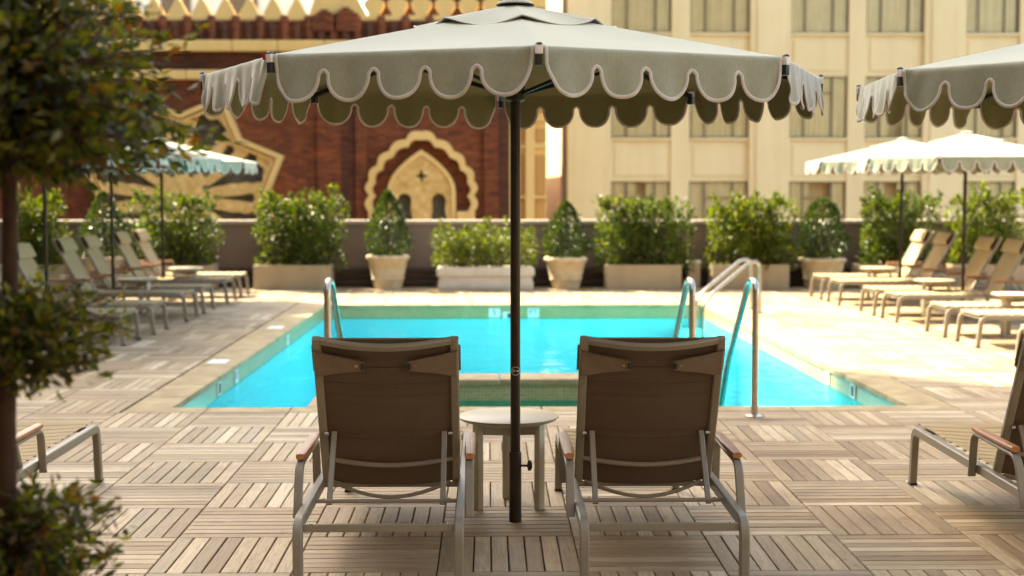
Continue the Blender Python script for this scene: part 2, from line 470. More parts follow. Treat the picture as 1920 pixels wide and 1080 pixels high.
    def mesh(s, name, smooth=False, angle=40):
        me = bpy.data.meshes.new(name)
        me.from_pydata(s.v, [], s.f)
        if smooth:
            me.polygons.foreach_set('use_smooth', [True] * len(me.polygons))
            try: me.set_sharp_from_angle(angle=R(angle))
            except Exception: pass
        me.update()
        return me
    def build(s, name, mat, parent=None, smooth=False, angle=40):
        me = s.mesh(name, smooth, angle)
        me.materials.append(M[mat])
        return link(name, me, parent)
def link(name, data, parent=None):
    o = bpy.data.objects.new(name, data)
    col.objects.link(o)
    if parent: o.parent = parent
    return o
def tag(o, label=None, cat=None, group=None, kind=None):
    if label: o['label'] = label
    if cat: o['category'] = cat
    if group: o['group'] = group
    if kind: o['kind'] = kind
    return o
def thing(name, label, cat, loc=(0, 0, 0), rz=0.0, group=None):
    o = link(name, None); o.location = loc; o.rotation_euler = (0, 0, rz)
    o.empty_display_size = 0.1
    return tag(o, label, cat, group)
def copy_tree(o, parent=None):
    c = o.copy(); col.objects.link(c); c.parent = parent
    for ch in o.children: copy_tree(ch, c)
    return c
def fillet(pts, r, n=6):
    P = [Vector(p) for p in pts]; out = [P[0]]
    for i in range(1, len(P) - 1):
        a, b, c = P[i - 1], P[i], P[i + 1]
        d1 = (a - b); d2 = (c - b); l = min(r, d1.length * .45, d2.length * .45)
        p0 = b + d1.normalized() * l; p1 = b + d2.normalized() * l
        for k in range(n + 1):
            t = k / n
            out.append((1 - t) ** 2 * p0 + 2 * t * (1 - t) * b + t * t * p1)
    out.append(P[-1])
    return out
def rrect(w, h, c=0.005):
    a, b = w / 2, h / 2
    return [(a - c, -b), (a, -b + c), (a, b - c), (a - c, b), (-a + c, b), (-a, b - c), (-a, -b + c), (-a + c, -b)][::-1]
def curve_plate(name, loops, thick, mat, parent, Y):
    """flat plate in the XZ plane at depth Y (front face), loops after the first are holes"""
    cu = bpy.data.curves.new(name + '_c', 'CURVE'); cu.dimensions = '2D'; cu.fill_mode = 'BOTH'; cu.extrude = thick / 2
    for lp in loops:
        sp = cu.splines.new('POLY'); sp.points.add(len(lp) - 1)
        for p, (x, z) in zip(sp.points, lp): p.co = (x, z, 0, 1)
        sp.use_cyclic_u = True
    tmp = bpy.data.objects.new(name + '_t', cu); col.objects.link(tmp)
    me = bpy.data.meshes.new_from_object(tmp.evaluated_get(bpy.context.evaluated_depsgraph_get()))
    bpy.data.objects.remove(tmp); bpy.data.curves.remove(cu)
    me.name = name
    me.transform(Matrix.Translation((0, Y + thick / 2, 0)) @ Matrix.Rotation(R(90), 4, 'X'))
    me.materials.clear(); me.materials.append(M[mat])
    return link(name, me, parent)
def text_obj(name, s, size, mat, parent, mw, extrude=0.001):
    cu = bpy.data.curves.new(name + '_c', 'FONT'); cu.body = s; cu.size = size; cu.align_x = 'CENTER'; cu.align_y = 'CENTER'; cu.extrude = extrude
    tmp = bpy.data.objects.new(name + '_t', cu); col.objects.link(tmp)
    me = bpy.data.meshes.new_from_object(tmp.evaluated_get(bpy.context.evaluated_depsgraph_get()))
    bpy.data.objects.remove(tmp); bpy.data.curves.remove(cu)
    me.name = name; me.transform(mw); me.materials.clear(); me.materials.append(M[mat])
    return link(name, me, parent)

# ------------------------------------------------------------------ the setting: ground, deck, pool
tag(MB().add([(-1500, -1500, -14), (1500, -1500, -14), (1500, 1500, -14), (-1500, 1500, -14)], [(0, 1, 2, 3)]).build('ground', 'ground'), kind='structure')

T = 0.61                                   # deck tile
GX, GY = 0.09 - 0.5 * T, 9.56              # a tile corner
NY, FY = gp(960, 763.5).y, gp(960, 571).y  # water edges of the pool, near and far
NL, NR = Vector((at(317, 763, NY).x, NY, 0)), Vector((at(1709, 763, NY).x, NY, 0))
FL, FR = Vector((at(610, 571, FY).x, FY, 0)), Vector((at(1317, 571, FY).x, FY, 0))
OX0, OX1 = min(NL.x, FL.x) - 0.30, max(NR.x, FR.x) + 0.30
OY0, OY1 = 10.17, FY + 0.32                # outer edge of the coping
DX0, DX1, DY0, DY1 = -9.0, 10.5, -4.6, 23.2
SLAB = -0.045
deck = MB()
for (a, b, c, d) in ((DX0, DX1, DY0, OY0), (DX0, DX1, OY1, DY1), (DX0, OX0, OY0, OY1), (OX1, DX1, OY0, OY1)):
    deck.add([(a, c, SLAB), (b, c, SLAB), (b, d, SLAB), (a, d, SLAB)], [(0, 1, 2, 3)])
deck.box(DX0 + 0.05, DX1 - 0.05, DY0 + 0.05, OY0 - 0.4, -4, -0.35)
deck_o = tag(deck.build('deck', 'substrate'), kind='structure')

def slat_geom(x0, x1, y0, y1, z1=0.0, c=0.003):
    z0 = SLAB + 0.005
    vs = [(x0, y0, z0), (x1, y0, z0), (x1, y1, z0), (x0, y1, z0),
          (x0, y0, z1 - c), (x1, y0, z1 - c), (x1, y1, z1 - c), (x0, y1, z1 - c),
          (x0 + c, y0 + c, z1), (x1 - c, y0 + c, z1), (x1 - c, y1 - c, z1), (x0 + c, y1 - c, z1)]
    fs = [(8, 9, 10, 11), (4, 5, 9, 8), (5, 6, 10, 9), (6, 7, 11, 10), (7, 4, 8, 11), (0, 1, 5, 4), (1, 2, 6, 5), (2, 3, 7, 6), (3, 0, 4, 7)]
    return vs, fs
def cut(r):
    x0, x1, y0, y1 = r
    if x1 <= OX0 or x0 >= OX1 or y1 <= OY0 or y0 >= OY1: return [r]
    out = []
    if x0 < OX0 - 0.01: out.append((x0, OX0 - 0.005, y0, y1))
    if x1 > OX1 + 0.01: out.append((OX1 + 0.005, x1, y0, y1))
    xa, xb = max(x0, OX0), min(x1, OX1)
    if y0 < OY0 - 0.01: out.append((xa, xb, y0, OY0 - 0.005))
    if y1 > OY1 + 0.01: out.append((xa, xb, OY1 + 0.005, y1))
    return out
slats = []                                  # (x0, x1, y0, y1, along_x)
SW, SG = T / 8, 0.0062
for i in range(-17, 19):
    for j in range(-24, 24):
        tx, ty = GX + i * T, GY + j * T
        if tx + T < DX0 or tx > DX1 or ty < DY0 or ty + T > DY1: continue
        along_x = (i + j) % 2 == 1
        for k in range(8):
            e = SG / 2
            if along_x: r = (tx + 0.003, tx + T - 0.003, ty + k * SW + e, ty + (k + 1) * SW - e)
            else: r = (tx + k * SW + e, tx + (k + 1) * SW - e, ty + 0.003, ty + T - 0.003)
            for q in cut(r):
                if q[1] - q[0] > 0.02 and q[3] - q[2] > 0.02: slats.append((*q, along_x))
def in_view(s):
    cx, cy = (s[0] + s[1]) / 2, (s[2] + s[3]) / 2
    if cy < 4.9: return False
    px = 914 + cx * FPX / cy; py = 350 + H * FPX / cy
    hid = px < 260 or (px > 1740 and py > 880)
    return -40 < px < 1960 and py < 1130 and not hid
slats.sort(key=lambda s: (0 if in_view(s) and (s[1] - s[0] > .6 or s[3] - s[2] > .6) else 1, (s[2] + s[3]) / 2))
def uv_box(me, along_x, offs=0.0):
    uv = me.uv_layers.new(name='UVMap')
    co = np.empty(len(me.vertices) * 3); me.vertices.foreach_get('co', co); co = co.reshape(-1, 3)
    li = np.empty(len(me.loops), dtype=np.int32); me.loops.foreach_get('vertex_index', li)
    c = co[li]
    out = np.empty((len(li), 2))
    out[:, 0] = c[:, 0] if along_x else c[:, 1]
    out[:, 1] = c[:, 1] if along_x else c[:, 0]
    uv.data.foreach_set('uv', out.ravel())
sme = {}
for ax in (True, False):
    w, h = (T - 0.006, SW - SG) if ax else (SW - SG, T - 0.006)
    vs, fs = slat_geom(-w / 2, w / 2, -h / 2, h / 2)
    me = MB().add(vs, fs).mesh('slat_' + ('x' if ax else 'y'))
    uv_box(me, ax); me.materials.append(M['slat']); sme[ax] = me
NIND = 300
for s in slats[:NIND]:
    o = link('slat', sme[s[4]], deck_o)
    o.location = ((s[0] + s[1]) / 2, (s[2] + s[3]) / 2, random.uniform(-0.0012, 0.0008))
    o.rotation_euler = (0, 0, random.gauss(0, 0.0015))
rest = MB(); ruv = []
for s in slats[NIND:]:
    x0, x1, y0, y1, ax = s
    vs, fs = slat_geom(x0, x1, y0, y1, random.uniform(-0.0012, 0.0008))
    rest.add(vs, fs)
    for f in fs:
        for i in f:
            v = vs[i]
            ruv.append((v[0], v[1]) if ax else (v[1], v[0]))
rme = rest.mesh('deck_slats')
uvl = rme.uv_layers.new(name='UVMap'); uvl.data.foreach_set('uv', np.array(ruv).ravel()); rme.materials.append(M['slat'])
tag(link('deck_slats', rme, deck_o), kind='stuff')

# pool basin: mosaic band above, blue plaster below
WZ = -0.18
basin = MB()
ZB, ZM, ZT = -1.25, -0.20, -0.045
cs = [NL, NR, FR, FL]
def ring(z): return [(p.x, p.y, z) for p in cs]
fl = ring(ZB); basin.add(fl, [(0, 1, 2, 3)])
for a in range(4):
    b = (a + 1) % 4
    basin.add([fl[a], fl[b], ring(ZM)[b], ring(ZM)[a]], [(0, 1, 2, 3)])
pool = tag(basin.build('pool_basin', 'plaster'), kind='structure')
for a in range(4):
    b = (a + 1) % 4
    MB().add([ring(ZM)[a], ring(ZM)[b], ring(ZT)[b], ring(ZT)[a]], [(0, 1, 2, 3)]).build('mosaic_band', 'mosaic', pool)
# spa wall across part of the pool
SX0, SX1, SY0, SY1 = -1.02, 1.22, gp(960, 712).y, gp(960, 700).y
MB().box(SX0 - 0.3, SX1 + 0.3, SY0 + 0.03, SY1 - 0.03, ZB, -0.05).box(SX0 - 0.3, SX0, NY, SY0 + 0.03, ZB, -0.05).box(SX1, SX1 + 0.3, NY, SY0 + 0.03, ZB, -0.05).build('spa_wall', 'mosaic', pool)
MB().box(SX0, SX1, NY + 0.02, SY0 + 0.03, ZB + 0.02, -0.75).build('spa_bench', 'mosaic', pool)
def stone(x0, x1, y0, y1, z0=-0.05, z1=0.002):
    g = 0.004
    return MB().cbox(x0 + g, x1 - g, y0 + g, y1 - g, z0, z1 + random.uniform(-.001, .0015), 0.009).build('coping_stone', 'coping', pool, True)
def quad_stone(p):
    """coping stone with slanted water edge: p = four ground corners, counter-clockwise"""
    bm = bmesh.new()
    c = sum((Vector(q) for q in p), Vector((0, 0))) / 4
    z1 = 0.002 + random.uniform(-.001, .0015)
    q = [c + (Vector(a) - c) * (1 - 0.004 / max((Vector(a) - c).length, .1)) for a in p]
    lo = [bm.verts.new((a.x, a.y, -0.05)) for a in q]; hi = [bm.verts.new((a.x, a.y, z1)) for a in q]
    bm.faces.new(hi); bm.faces.new(lo[::-1])
    for i in range(4): bm.faces.new((lo[i], lo[(i + 1) % 4], hi[(i + 1) % 4], hi[i]))
    bmesh.ops.bevel(bm, geom=bm.edges[:], offset=0.009, segments=2, affect='EDGES', profile=0.6)
    me = bpy.data.meshes.new('coping_stone'); bm.to_mesh(me); bm.free()
    me.polygons.foreach_set('use_smooth', [True] * len(me.polygons)); me.set_sharp_from_angle(angle=R(35))
    me.materials.append(M['coping'])
    return link('coping_stone', me, pool)
OV = 0.02                                  # overhang of the nosing
def edge_x(side, y):
    t = (y - NY) / (FY - NY); t = max(0, min(1, t))
    return (NL.x + (FL.x - NL.x) * t + OV) if side < 0 else (NR.x + (FR.x - NR.x) * t - OV)
ys = [NY + OV] + [10.94 + T * k for k in range(14)] + [FY - OV]
for a, b in zip(ys[:-1], ys[1:]):
    if b - a < 0.05: continue
    quad_stone([(OX0, a), (edge_x(-1, a), a), (edge_x(-1, b), b), (OX0, b)])
    quad_stone([(edge_x(1, a), a), (OX1, a), (OX1, b), (edge_x(1, b), b)])
xs = [OX0] + [GX - 3 * T + T * k for k in range(0, 8)] + [OX1]
xs = sorted(x for x in xs if OX0 <= x <= OX1)
for a, b in zip(xs[:-1], xs[1:]):
    if b - a < 0.04: continue
    stone(a, b, OY0, NY + OV); stone(a, b, FY - OV, OY1)
for k in range(4):
    w = (SX1 - SX0 + 0.6) / 4
    stone(SX0 - 0.3 + k * w, SX0 - 0.3 + (k + 1) * w, SY0, SY1, -0.048)
for k in range(2):
    d = (SY0 - NY - OV) / 2
    stone(SX0 - 0.32, SX0 + 0.02, NY + OV + k * d, NY + OV + (k + 1) * d, -0.048)
    stone(SX1 - 0.02, SX1 + 0.32, NY + OV + k * d, NY + OV + (k + 1) * d, -0.048)
wat = MB().grid(lambda u, v: tuple((NL * (1 - u) + NR * u) * (1 - v) + (FL * (1 - u) + FR * u) * v + Vector((0, 0, WZ))), 4, 4).build('water', 'water')
tag(wat, kind='structure')
# steps inside the far corner of the pool under the stair rail
for k in range(3):
    MB().box(FR.x - 0.42 * (k + 1) + 0.05, FR.x - 0.42 * k + 0.05, 17.0, FY - 0.02, ZB + 0.01, -0.32 - 0.28 * k).build('pool_step', 'plaster', pool)

# parapet wall with cap, boards along its foot
PY = 23.2
PTOP = at(960, 413, PY).z
par = tag(MB().box(-14, 16, PY, PY + 0.3, -14, PTOP - 0.06).build('parapet_wall', 'parapet'), 'low brown rendered parapet behind the planters along the far deck edge', 'wall')
for k in range(15):
    MB().cbox(-14 + 2 * k + 0.004, -14 + 2 * (k + 1) - 0.004, PY - 0.04, PY + 0.34, PTOP - 0.06, PTOP, 0.008).build('cap_stone', 'cap', par)
for k in range(12):
    x0 = -12 + 2.2 * k
    for z0, z1, d in ((0.02, 0.11, 0.10), (0.14, 0.20, 0.07), (0.24, 0.30, 0.09)):
        MB().cbox(x0 + 0.005, x0 + 2.195, PY - d, PY - 0.002, z0, z1, 0.01).build('foot_board', 'darkboard', par)
# ------------------------------------------------------------------ ochre brick building with star window
BY = 34.0
def bx(x): return at(x, 350, BY).x
def bz(y): return at(914, y, BY).z
bb = thing('brick_building', 'dark red brick building with ochre star window, lobed arch and pointed parapet trim', 'building', (0, 0, 0))
XL, XR = bx(-420), bx(953)
Zp = bz(38)                                    # foot of the pointed trim
MB().box(XL, XR, BY, BY + 0.6, -14, Zp).build('wall', 'brick', bb)
MB().box(XL, XR - 0.01, BY + 0.601, BY + 30, -14, Zp - 0.9).build('wall', 'brick', bb)
# shallow brick pilasters and sunk strips on the main field
for x0, x1, d in ((596, 640, .10), (668, 690, .14), (908, 935, .14), (-40, 20, .12), (60, 130, .10)):
    MB().box(bx(x0), bx(x1), BY - d, BY + 0.01, -14, bz(152)).build('pilaster', 'brick', bb)
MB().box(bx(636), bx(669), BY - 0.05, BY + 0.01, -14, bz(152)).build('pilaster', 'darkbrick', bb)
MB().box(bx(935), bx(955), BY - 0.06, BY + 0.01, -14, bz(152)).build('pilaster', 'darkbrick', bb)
# string courses
for ya, yb, d in ((151, 133, .28), (99, 78, .32)):
    for k in range(16):
        w = (XR - XL) / 16
        MB().cbox(XL + k * w + .003, XL + (k + 1) * w - .003, BY - d, BY + 0.02, bz(ya), bz(yb), 0.04).build('string_course', 'terracotta', bb)
MB().box(XL, XR, BY - 0.10, BY + 0.01, bz(132.5), bz(99.5)).build('frieze', 'brick', bb)
# dog-tooth bricks of the frieze
bt = MB()
for r in range(3):
    for k in range(230):
        x = XL + (k + 0.5 * (r % 2)) * (XR - XL) / 230
        bt.box(x, x + 0.06, BY - 0.15, BY - 0.099, bz(128 - 10 * r), bz(122 - 10 * r))
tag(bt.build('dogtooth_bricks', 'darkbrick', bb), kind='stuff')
# corrugated brick frieze: upright half-round piers
for k in range(0, 62):
    x = bx(953) - 0.285 * (k + 0.5)
    r = 0.10
    zt = bz(38) + (0.10 if k % 2 == 0 else -0.02)
    MB().lathe([(r, bz(78) + 0.01), (r, zt - 0.05), (r * .6, zt)], (x, BY - 0.06, 0), 10).build('brick_pier', 'darkbrick' if k % 2 else 'brick', bb, True)
for xc, yt in ((612, 22), (652, 18)):
    for k, w in enumerate((22, 14, 7)):
        MB().box(bx(xc - w), bx(xc + w), BY - 0.16 - 0.003 * k, BY + 0.1, bz(60), bz(yt + 8 - 5 * k)).build('stepped_pier', 'brick', bb)
MB().cbox(XL, XR, BY - 0.02, BY + 0.3, bz(39), bz(29), 0.02).build('parapet_band', 'terracotta', bb)
# pointed merlons
def merlon(xc, wbase, ybase, ytop, shape):
    if shape == 0: pts = [(-.5, 0), (.5, 0), (.42, .12), (.18, .62), (0.0, 1.0), (-.18, .62), (-.42, .12)]
    else: pts = [(-.28, 0), (.28, 0), (.30, .12), (.5, .42), (.5, .62), (0.0, 1.0), (-.5, .62), (-.5, .42), (-.30, .12)]
    X, w = bx(xc), wbase / 78.4
    z0, z1 = bz(ybase), bz(ytop)
    curve_plate('merlon', [[(X + a * w, z0 + (z1 - z0) * b) for a, b in pts]], 0.22, 'terracotta', bb, BY + 0.02)
for k in range(-9, 6): merlon(382 + 44.4 * k, 42, 30, -8, 0)
for k in range(0, 6): merlon(703 + 44.2 * k, 38, 29, -12, 1)
curve_plate('gable', [[(bx(582), bz(29)), (bx(690), bz(29)), (bx(680), bz(10)), (bx(664), bz(-22)), (bx(600), bz(-22))]], 0.3, 'terracotta', bb, BY + 0.03)
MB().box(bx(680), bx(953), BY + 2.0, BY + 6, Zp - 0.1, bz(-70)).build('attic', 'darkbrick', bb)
# star window
SC = (bx(345), bz(371)); SR = 203 / 78.4
def star(Rr, k=0.765, n=8, off=22.5):
    out = []
    for i in range(2 * n):
        a = R(off + 180 / n * i); r = Rr if i % 2 == 0 else Rr * k
        out.append((SC[0] + r * math.cos(a), SC[1] + r * math.sin(a)))
    return out
def wedge(a, r0, r1, half, foliate=True):
    """one opening between the rays: point inwards, leafy outer end"""
    out = []
    def P(r, da): return (SC[0] + r * math.cos(a + da), SC[1] + r * math.sin(a + da))
    n = 9
    side = []
    for i in range(n + 1):
        t = i / n; r = r0 + (r1 - r0) * t
        h = half * (0.16 + 0.84 * t) if foliate else half * (0.25 + 0.75 * t)
        if foliate and t > 0.35: h *= (1.0 if i % 2 else 0.86)
        side.append((r, h))
    out += [P(r, -h) for r, h in side]
    if foliate: out += [P(r1 * (1.03 if i % 2 else 0.98), half * (-0.6 + 0.4 * i)) for i in range(4)]
    else: out.append(P(r1 * 1.03, 0))
    out += [P(r, h) for r, h in side[::-1]]
    return out
holes = []
for k in range(8):
    holes.append(wedge(R(22.5 + 45 * k), SR * 0.24, SR * 0.77, R(13.5)))
    holes.append(wedge(R(45 * k), SR * 0.33, SR * 0.64, R(4.0), False))
st = curve_plate('star_window', [star(SR * 0.93)] + holes, 0.25, 'ornament', bb, BY - 0.22)
curve_plate('star_rim', [star(SR), star(SR * 0.94)], 0.36, 'terracotta', st, BY - 0.36)
curve_plate('star_rim', [star(SR * 0.915), star(SR * 0.875)], 0.06, 'terracotta', st, BY - 0.28)
curve_plate('grille', [star(SR * 0.9)], 0.02, 'grille', st, BY - 0.06)
for k in range(16):
    a = R(22.5 * k); r = SR * (0.235 if k % 2 else 0.31)
    MB().lathe([(0.0, -0.02), (0.075, -0.02), (0.075, 0.0)], (0, 0, 0), 12).build('stud', 'grille', st).matrix_local = Matrix.Translation((SC[0] + r * math.cos(a), BY - 0.225, SC[1] + r * math.sin(a))) @ Matrix.Rotation(R(90), 4, 'X')
# lobed arch with pointed tracery
AX = bx(791)
def s_(v): return v / 78.4
def arch_lobed(scale, foot_y=397):
    """outer lobed band: points from the left foot over the top to the right foot (photo px about x=791)"""
    anchors = [(-98, 397), (-97, 366), (-97, 338), (-82, 310), (-60, 284), (-28, 262), (0, 247), (28, 262), (60, 284), (82, 310), (97, 338), (97, 366), (98, 397)]
    out = []
    for (x0, y0), (x1, y1) in zip(anchors[:-1], anchors[1:]):
        for i in range(6):
            t = i / 6
            mx, my = x0 + (x1 - x0) * t, y0 + (y1 - y0) * t
            dx, dy = x1 - x0, y1 - y0; l = math.hypot(dx, dy)
            nx, ny = dy / l, -dx / l
            b = math.sin(math.pi * t) * 7.5
            out.append((mx + nx * b, my + ny * b))
    out.append(anchors[-1])
    return [(AX + s_(x) * scale, bz(380 + (y - 380) * scale)) for x, y in out]
outer = arch_lobed(1.0); inner = arch_lobed(0.875)
ar = curve_plate('arch_window', [outer + inner[::-1]], 0.3, 'terracotta', bb, BY - 0.28)
def pointed(w, yb, ysh, yt, n=10):
    out = [(-w, yb), (-w, ysh)]
    for i in range(1, n + 1):
        t = i / n
        out.append((-w * (1 - t ** 1.95), ysh + (yt - ysh) * t))
    return [(AX + s_(x), bz(y)) for x, y in out + [(-x, y) for x, y in out[-2::-1]]]
def keyhole(xc):
    out = [(-18, 420), (-12, 396)]
    for i in range(13):
        a = math.pi * (1.12 - 1.24 * i / 12); out.append((13.5 * math.cos(a), 377 - 14.5 * math.sin(a)))
    out += [(12, 396), (18, 420)]
    return [(AX + s_(xc + x), bz(y)) for x, y in out]
cross = []
for i in range(16):
    a = 2 * math.pi * i / 16; r = 12.5 if i % 4 == 0 else (4.0 if i % 4 == 2 else 7.0)
    cross.append((AX + s_(r * math.sin(a)), bz(330 - r * math.cos(a))))
curve_plate('tracery', [pointed(62, 424, 360, 283), keyhole(-32), keyhole(32), cross], 0.18, 'ornament', ar, BY - 0.2)
curve_plate('tracery_rim', [pointed(63.5, 424, 360, 281), pointed(56, 424, 360, 291)], 0.05, 'terracotta', ar, BY - 0.245)
curve_plate('grille', [pointed(60, 424, 360, 286)], 0.01, 'grille', ar, BY - 0.015)
for s in (-1, 1): MB().cbox(AX + s_(s * 82 - 17), AX + s_(s * 82 + 17), BY - 0.3, BY + 0.01, bz(440), bz(396), 0.03).build('arch_foot', 'terracotta', ar)

# ochre bay right of the brick
ob = thing('ochre_bay', 'narrow ochre terracotta bay with orange panels behind the umbrella pole', 'building')
OB0, OB1 = bx(953) + 0.003, bx(1026)
MB().box(OB0, OB1, BY + 0.3, BY + 8, -14, bz(-60)).build('wall', 'terracotta', ob)
for xa, xb in ((954, 963), (985, 1002)):
    MB().cbox(bx(xa) + .004, bx(xb), BY + 0.1, BY + 0.31, -14, bz(-58), 0.02).build('pilaster', 'terracotta', ob)
for ya, yb in ((412, 375), (365, 290), (265, 240), (210, 120), (90, 10)):
    MB().cbox(bx(1006), bx(1024), BY + 0.24, BY + 0.31, bz(ya), bz(yb), 0.02).build('panel', 'orange', ob)
    MB().cbox(bx(965), bx(983), BY + 0.24, BY + 0.31, bz(ya), bz(yb), 0.02).build('panel', 'orange', ob)
for y in (370, 275, 225): MB().cbox(bx(964), bx(1026), BY + 0.16, BY + 0.32, bz(y + 2), bz(y - 3), 0.02).build('moulding', 'terracotta', ob)
# cream office block
CY = 42.0
def cxp(x): return at(x, 350, CY).x
def czp(y): return at(914, y, CY).z
cb = thing('cream_building', 'tall cream stucco office block with metal windows and flat pilasters', 'building')
CXL, CXR = cxp(1063), cxp(2420)
ZTOP = czp(-620)
MB().box(CXL, CXR, CY + 0.55, CY + 16, -14, ZTOP).build('wall', 'cream2', cb)
MB().cbox(CXL - 0.16, CXL - 0.003, CY + 0.02, CY + 0.5, -13.9, ZTOP - 0.02, 0.05).build('corner_pier', 'parapet', cb)
cols = [(1145, 1257), (1292, 1403), (1478, 1587), (1620, 1727), (1803, 1905), (1938, 2049), (2124, 2233)]
rows = []
for k in range(-1, 4): rows.append((456 - 198 * k, 340 - 198 * k))
prev = 1063
for (a, b) in cols + [(2420, 2420)]:
    wide = a - prev > 50
    MB().cbox(cxp(prev), cxp(a), CY - (0.10 if wide else 0.0), CY + 0.56, -13.9, ZTOP + 0.01, 0.03).build('pilaster', 'cream', cb)
    if wide and prev > 1063:
        MB().cbox(cxp(prev + 12), cxp(a - 12), CY - 0.16, CY - 0.09, -13.8, ZTOP - 0.02, 0.02).build('pilaster', 'cream', cb)
    prev = b
for (a, b) in cols:
    x0, x1 = cxp(a) + 0.003, cxp(b) - 0.003
    zs = [(-13.8, czp(rows[0][0]))] + [(czp(rows[i][1]), czp(rows[i + 1][0])) for i in range(len(rows) - 1)] + [(czp(rows[-1][1]), ZTOP - 0.03)]
    for z0, z1 in zs:
        if z1 - z0 < 0.05: continue
        MB().box(x0, x1, CY + 0.08, CY + 0.545, z0, z1 - 0.08).cbox(x0 + 0.12, x1 - 0.12, CY + 0.045, CY + 0.09, z0 + 0.16, z1 - 0.24, 0.012).build('spandrel', 'cream', cb)
    for ri, (yb, yt) in enumerate(rows):
        z0, z1 = czp(yb), czp(yt)
        fw = 0.035
        m = MB()
        yf0, yf1 = CY + 0.10, CY + 0.15
        m.box(x0, x0 + fw, yf0, yf1, z0, z1).box(x1 - fw, x1, yf0, yf1, z0, z1).box(x0 + fw, x1 - fw, yf0, yf1, z0, z0 + fw).box(x0 + fw, x1 - fw, yf0, yf1, z1 - fw, z1)
        w = (x1 - x0); mull = [x0 + w * 0.26, x0 + w * 0.74]
        for xm in mull: m.box(xm - 0.02, xm + 0.02, yf0 - .002, yf1 + .002, z0 + fw, z1 - fw)
        m.box(mull[0] + .02, mull[1] - .02, yf0 + .004, yf1 - .004, z0 + (z1 - z0) * 0.72, z0 + (z1 - z0) * 0.72 + 0.03)
        wdw = m.build('window', 'wframe', cb)
        MB().cbox(x0, x1, CY - 0.02, CY + 0.12, z0 - 0.078, z0 - 0.003, 0.015).build('sill', 'cream', wdw)
        ed = [x0 + fw, mull[0] - .02, mull[0] + .02, mull[1] - .02, mull[1] + .02, x1 - fw]
        for i in range(0, 6, 2): MB().box(ed[i], ed[i + 1], yf0 + .028, yf0 + .036, z0 + fw, z1 - fw).build('pane', 'glass', wdw)
        ph = random.uniform(0, 6); full = random.random() < 0.85
        for (ca, cb_) in ([(x0 + .04, x1 - .04)] if full else [(x0 + .04, x0 + w * random.uniform(.3, .48)), (x1 - w * random.uniform(.2, .42), x1 - .04)]):
            MB().grid(lambda u, v: (ca + (cb_ - ca) * u, CY + 0.19 + 0.022 * math.sin(u * (cb_ - ca) * (30 + 9 * math.sin(ph)) + ph) + 0.012 * math.sin(u * 71 + ph), z0 + (z1 - z0) * v), 60, 1).build('curtain', 'curtain', wdw, True, 180)
# pale block far behind, seen between the merlons
fb = thing('distant_building', 'pale grey-green building glimpsed between the pointed merlons', 'building')
MB().box(-34, -10, 78, 90, -14, 13).build('wall', 'pale', fb)
for k in range(6):
    for r in range(3): MB().cbox(-32 + 3.6 * k, -30.4 + 3.6 * k, 77.9, 78.05, 3.0 + 3.4 * r, 5.0 + 3.4 * r, .02).build('window', 'wframe', fb)
# the hotel wing that shades the near deck, outside the frame on the side of the sun
hw = tag(thing('hotel_wing', 'tall beige unseen hotel wing beside the terrace, rear block added for shade', 'building'), kind='structure')
HX = -21.5
HYE = 36.3
MB().box(HX - 14, HX, -8, HYE, -14, 42).build('wall', 'hotel', hw)
MB().box(HX, 18, -20, -5.0, -14, 16).build('wall', 'hotel', hw)  # unseen rear block, added to dim surfaces that face the camera
for k in range(11):
    for r in range(10):
        MB().cbox(HX - 0.05, HX + 0.04, -6 + 3.8 * k, -4.3 + 3.8 * k, 1.2 + 3.6 * r, 3.3 + 3.6 * r, .02).build('window', 'wframe', hw)

# ------------------------------------------------------------------ planting along the parapet
def leaves_mesh(name, P, D, size, mat, parent, aspect=0.45, fold=0.25):
    """P (n,3) leaf bases, D (n,3) leaf directions"""
    n = len(P)
    D = D / np.linalg.norm(D, axis=1)[:, None]
    rv = rng.normal(size=(n, 3))
    S = np.cross(D, rv); S /= np.linalg.norm(S, axis=1)[:, None] + 1e-9
    Nn = np.cross(S, D)
    l = size * rng.uniform(0.65, 1.25, n)[:, None]
    w = l * aspect * 0.5
    mid = P + D * l * 0.5
    v = np.stack([P, mid + S * w + Nn * w * fold, P + D * l - Nn * l * 0.08, mid - S * w + Nn * w * fold], 1).reshape(-1, 3)
    i = np.arange(n) * 4
    f = np.stack([np.stack([i, i + 1, i + 2], 1), np.stack([i, i + 2, i + 3], 1)], 1).reshape(-1, 3)
    me = bpy.data.meshes.new(name)
    me.vertices.add(len(v)); me.vertices.foreach_set('co', v.ravel())
    me.loops.add(f.size); me.loops.foreach_set('vertex_index', f.ravel().astype(np.int32))
    me.polygons.add(len(f)); me.polygons.foreach_set('loop_start', (np.arange(len(f)) * 3).astype(np.int32)); me.polygons.foreach_set('loop_total', np.full(len(f), 3, dtype=np.int32))
    me.update(calc_edges=True); me.materials.append(M[mat])
    return link(name, me, parent)
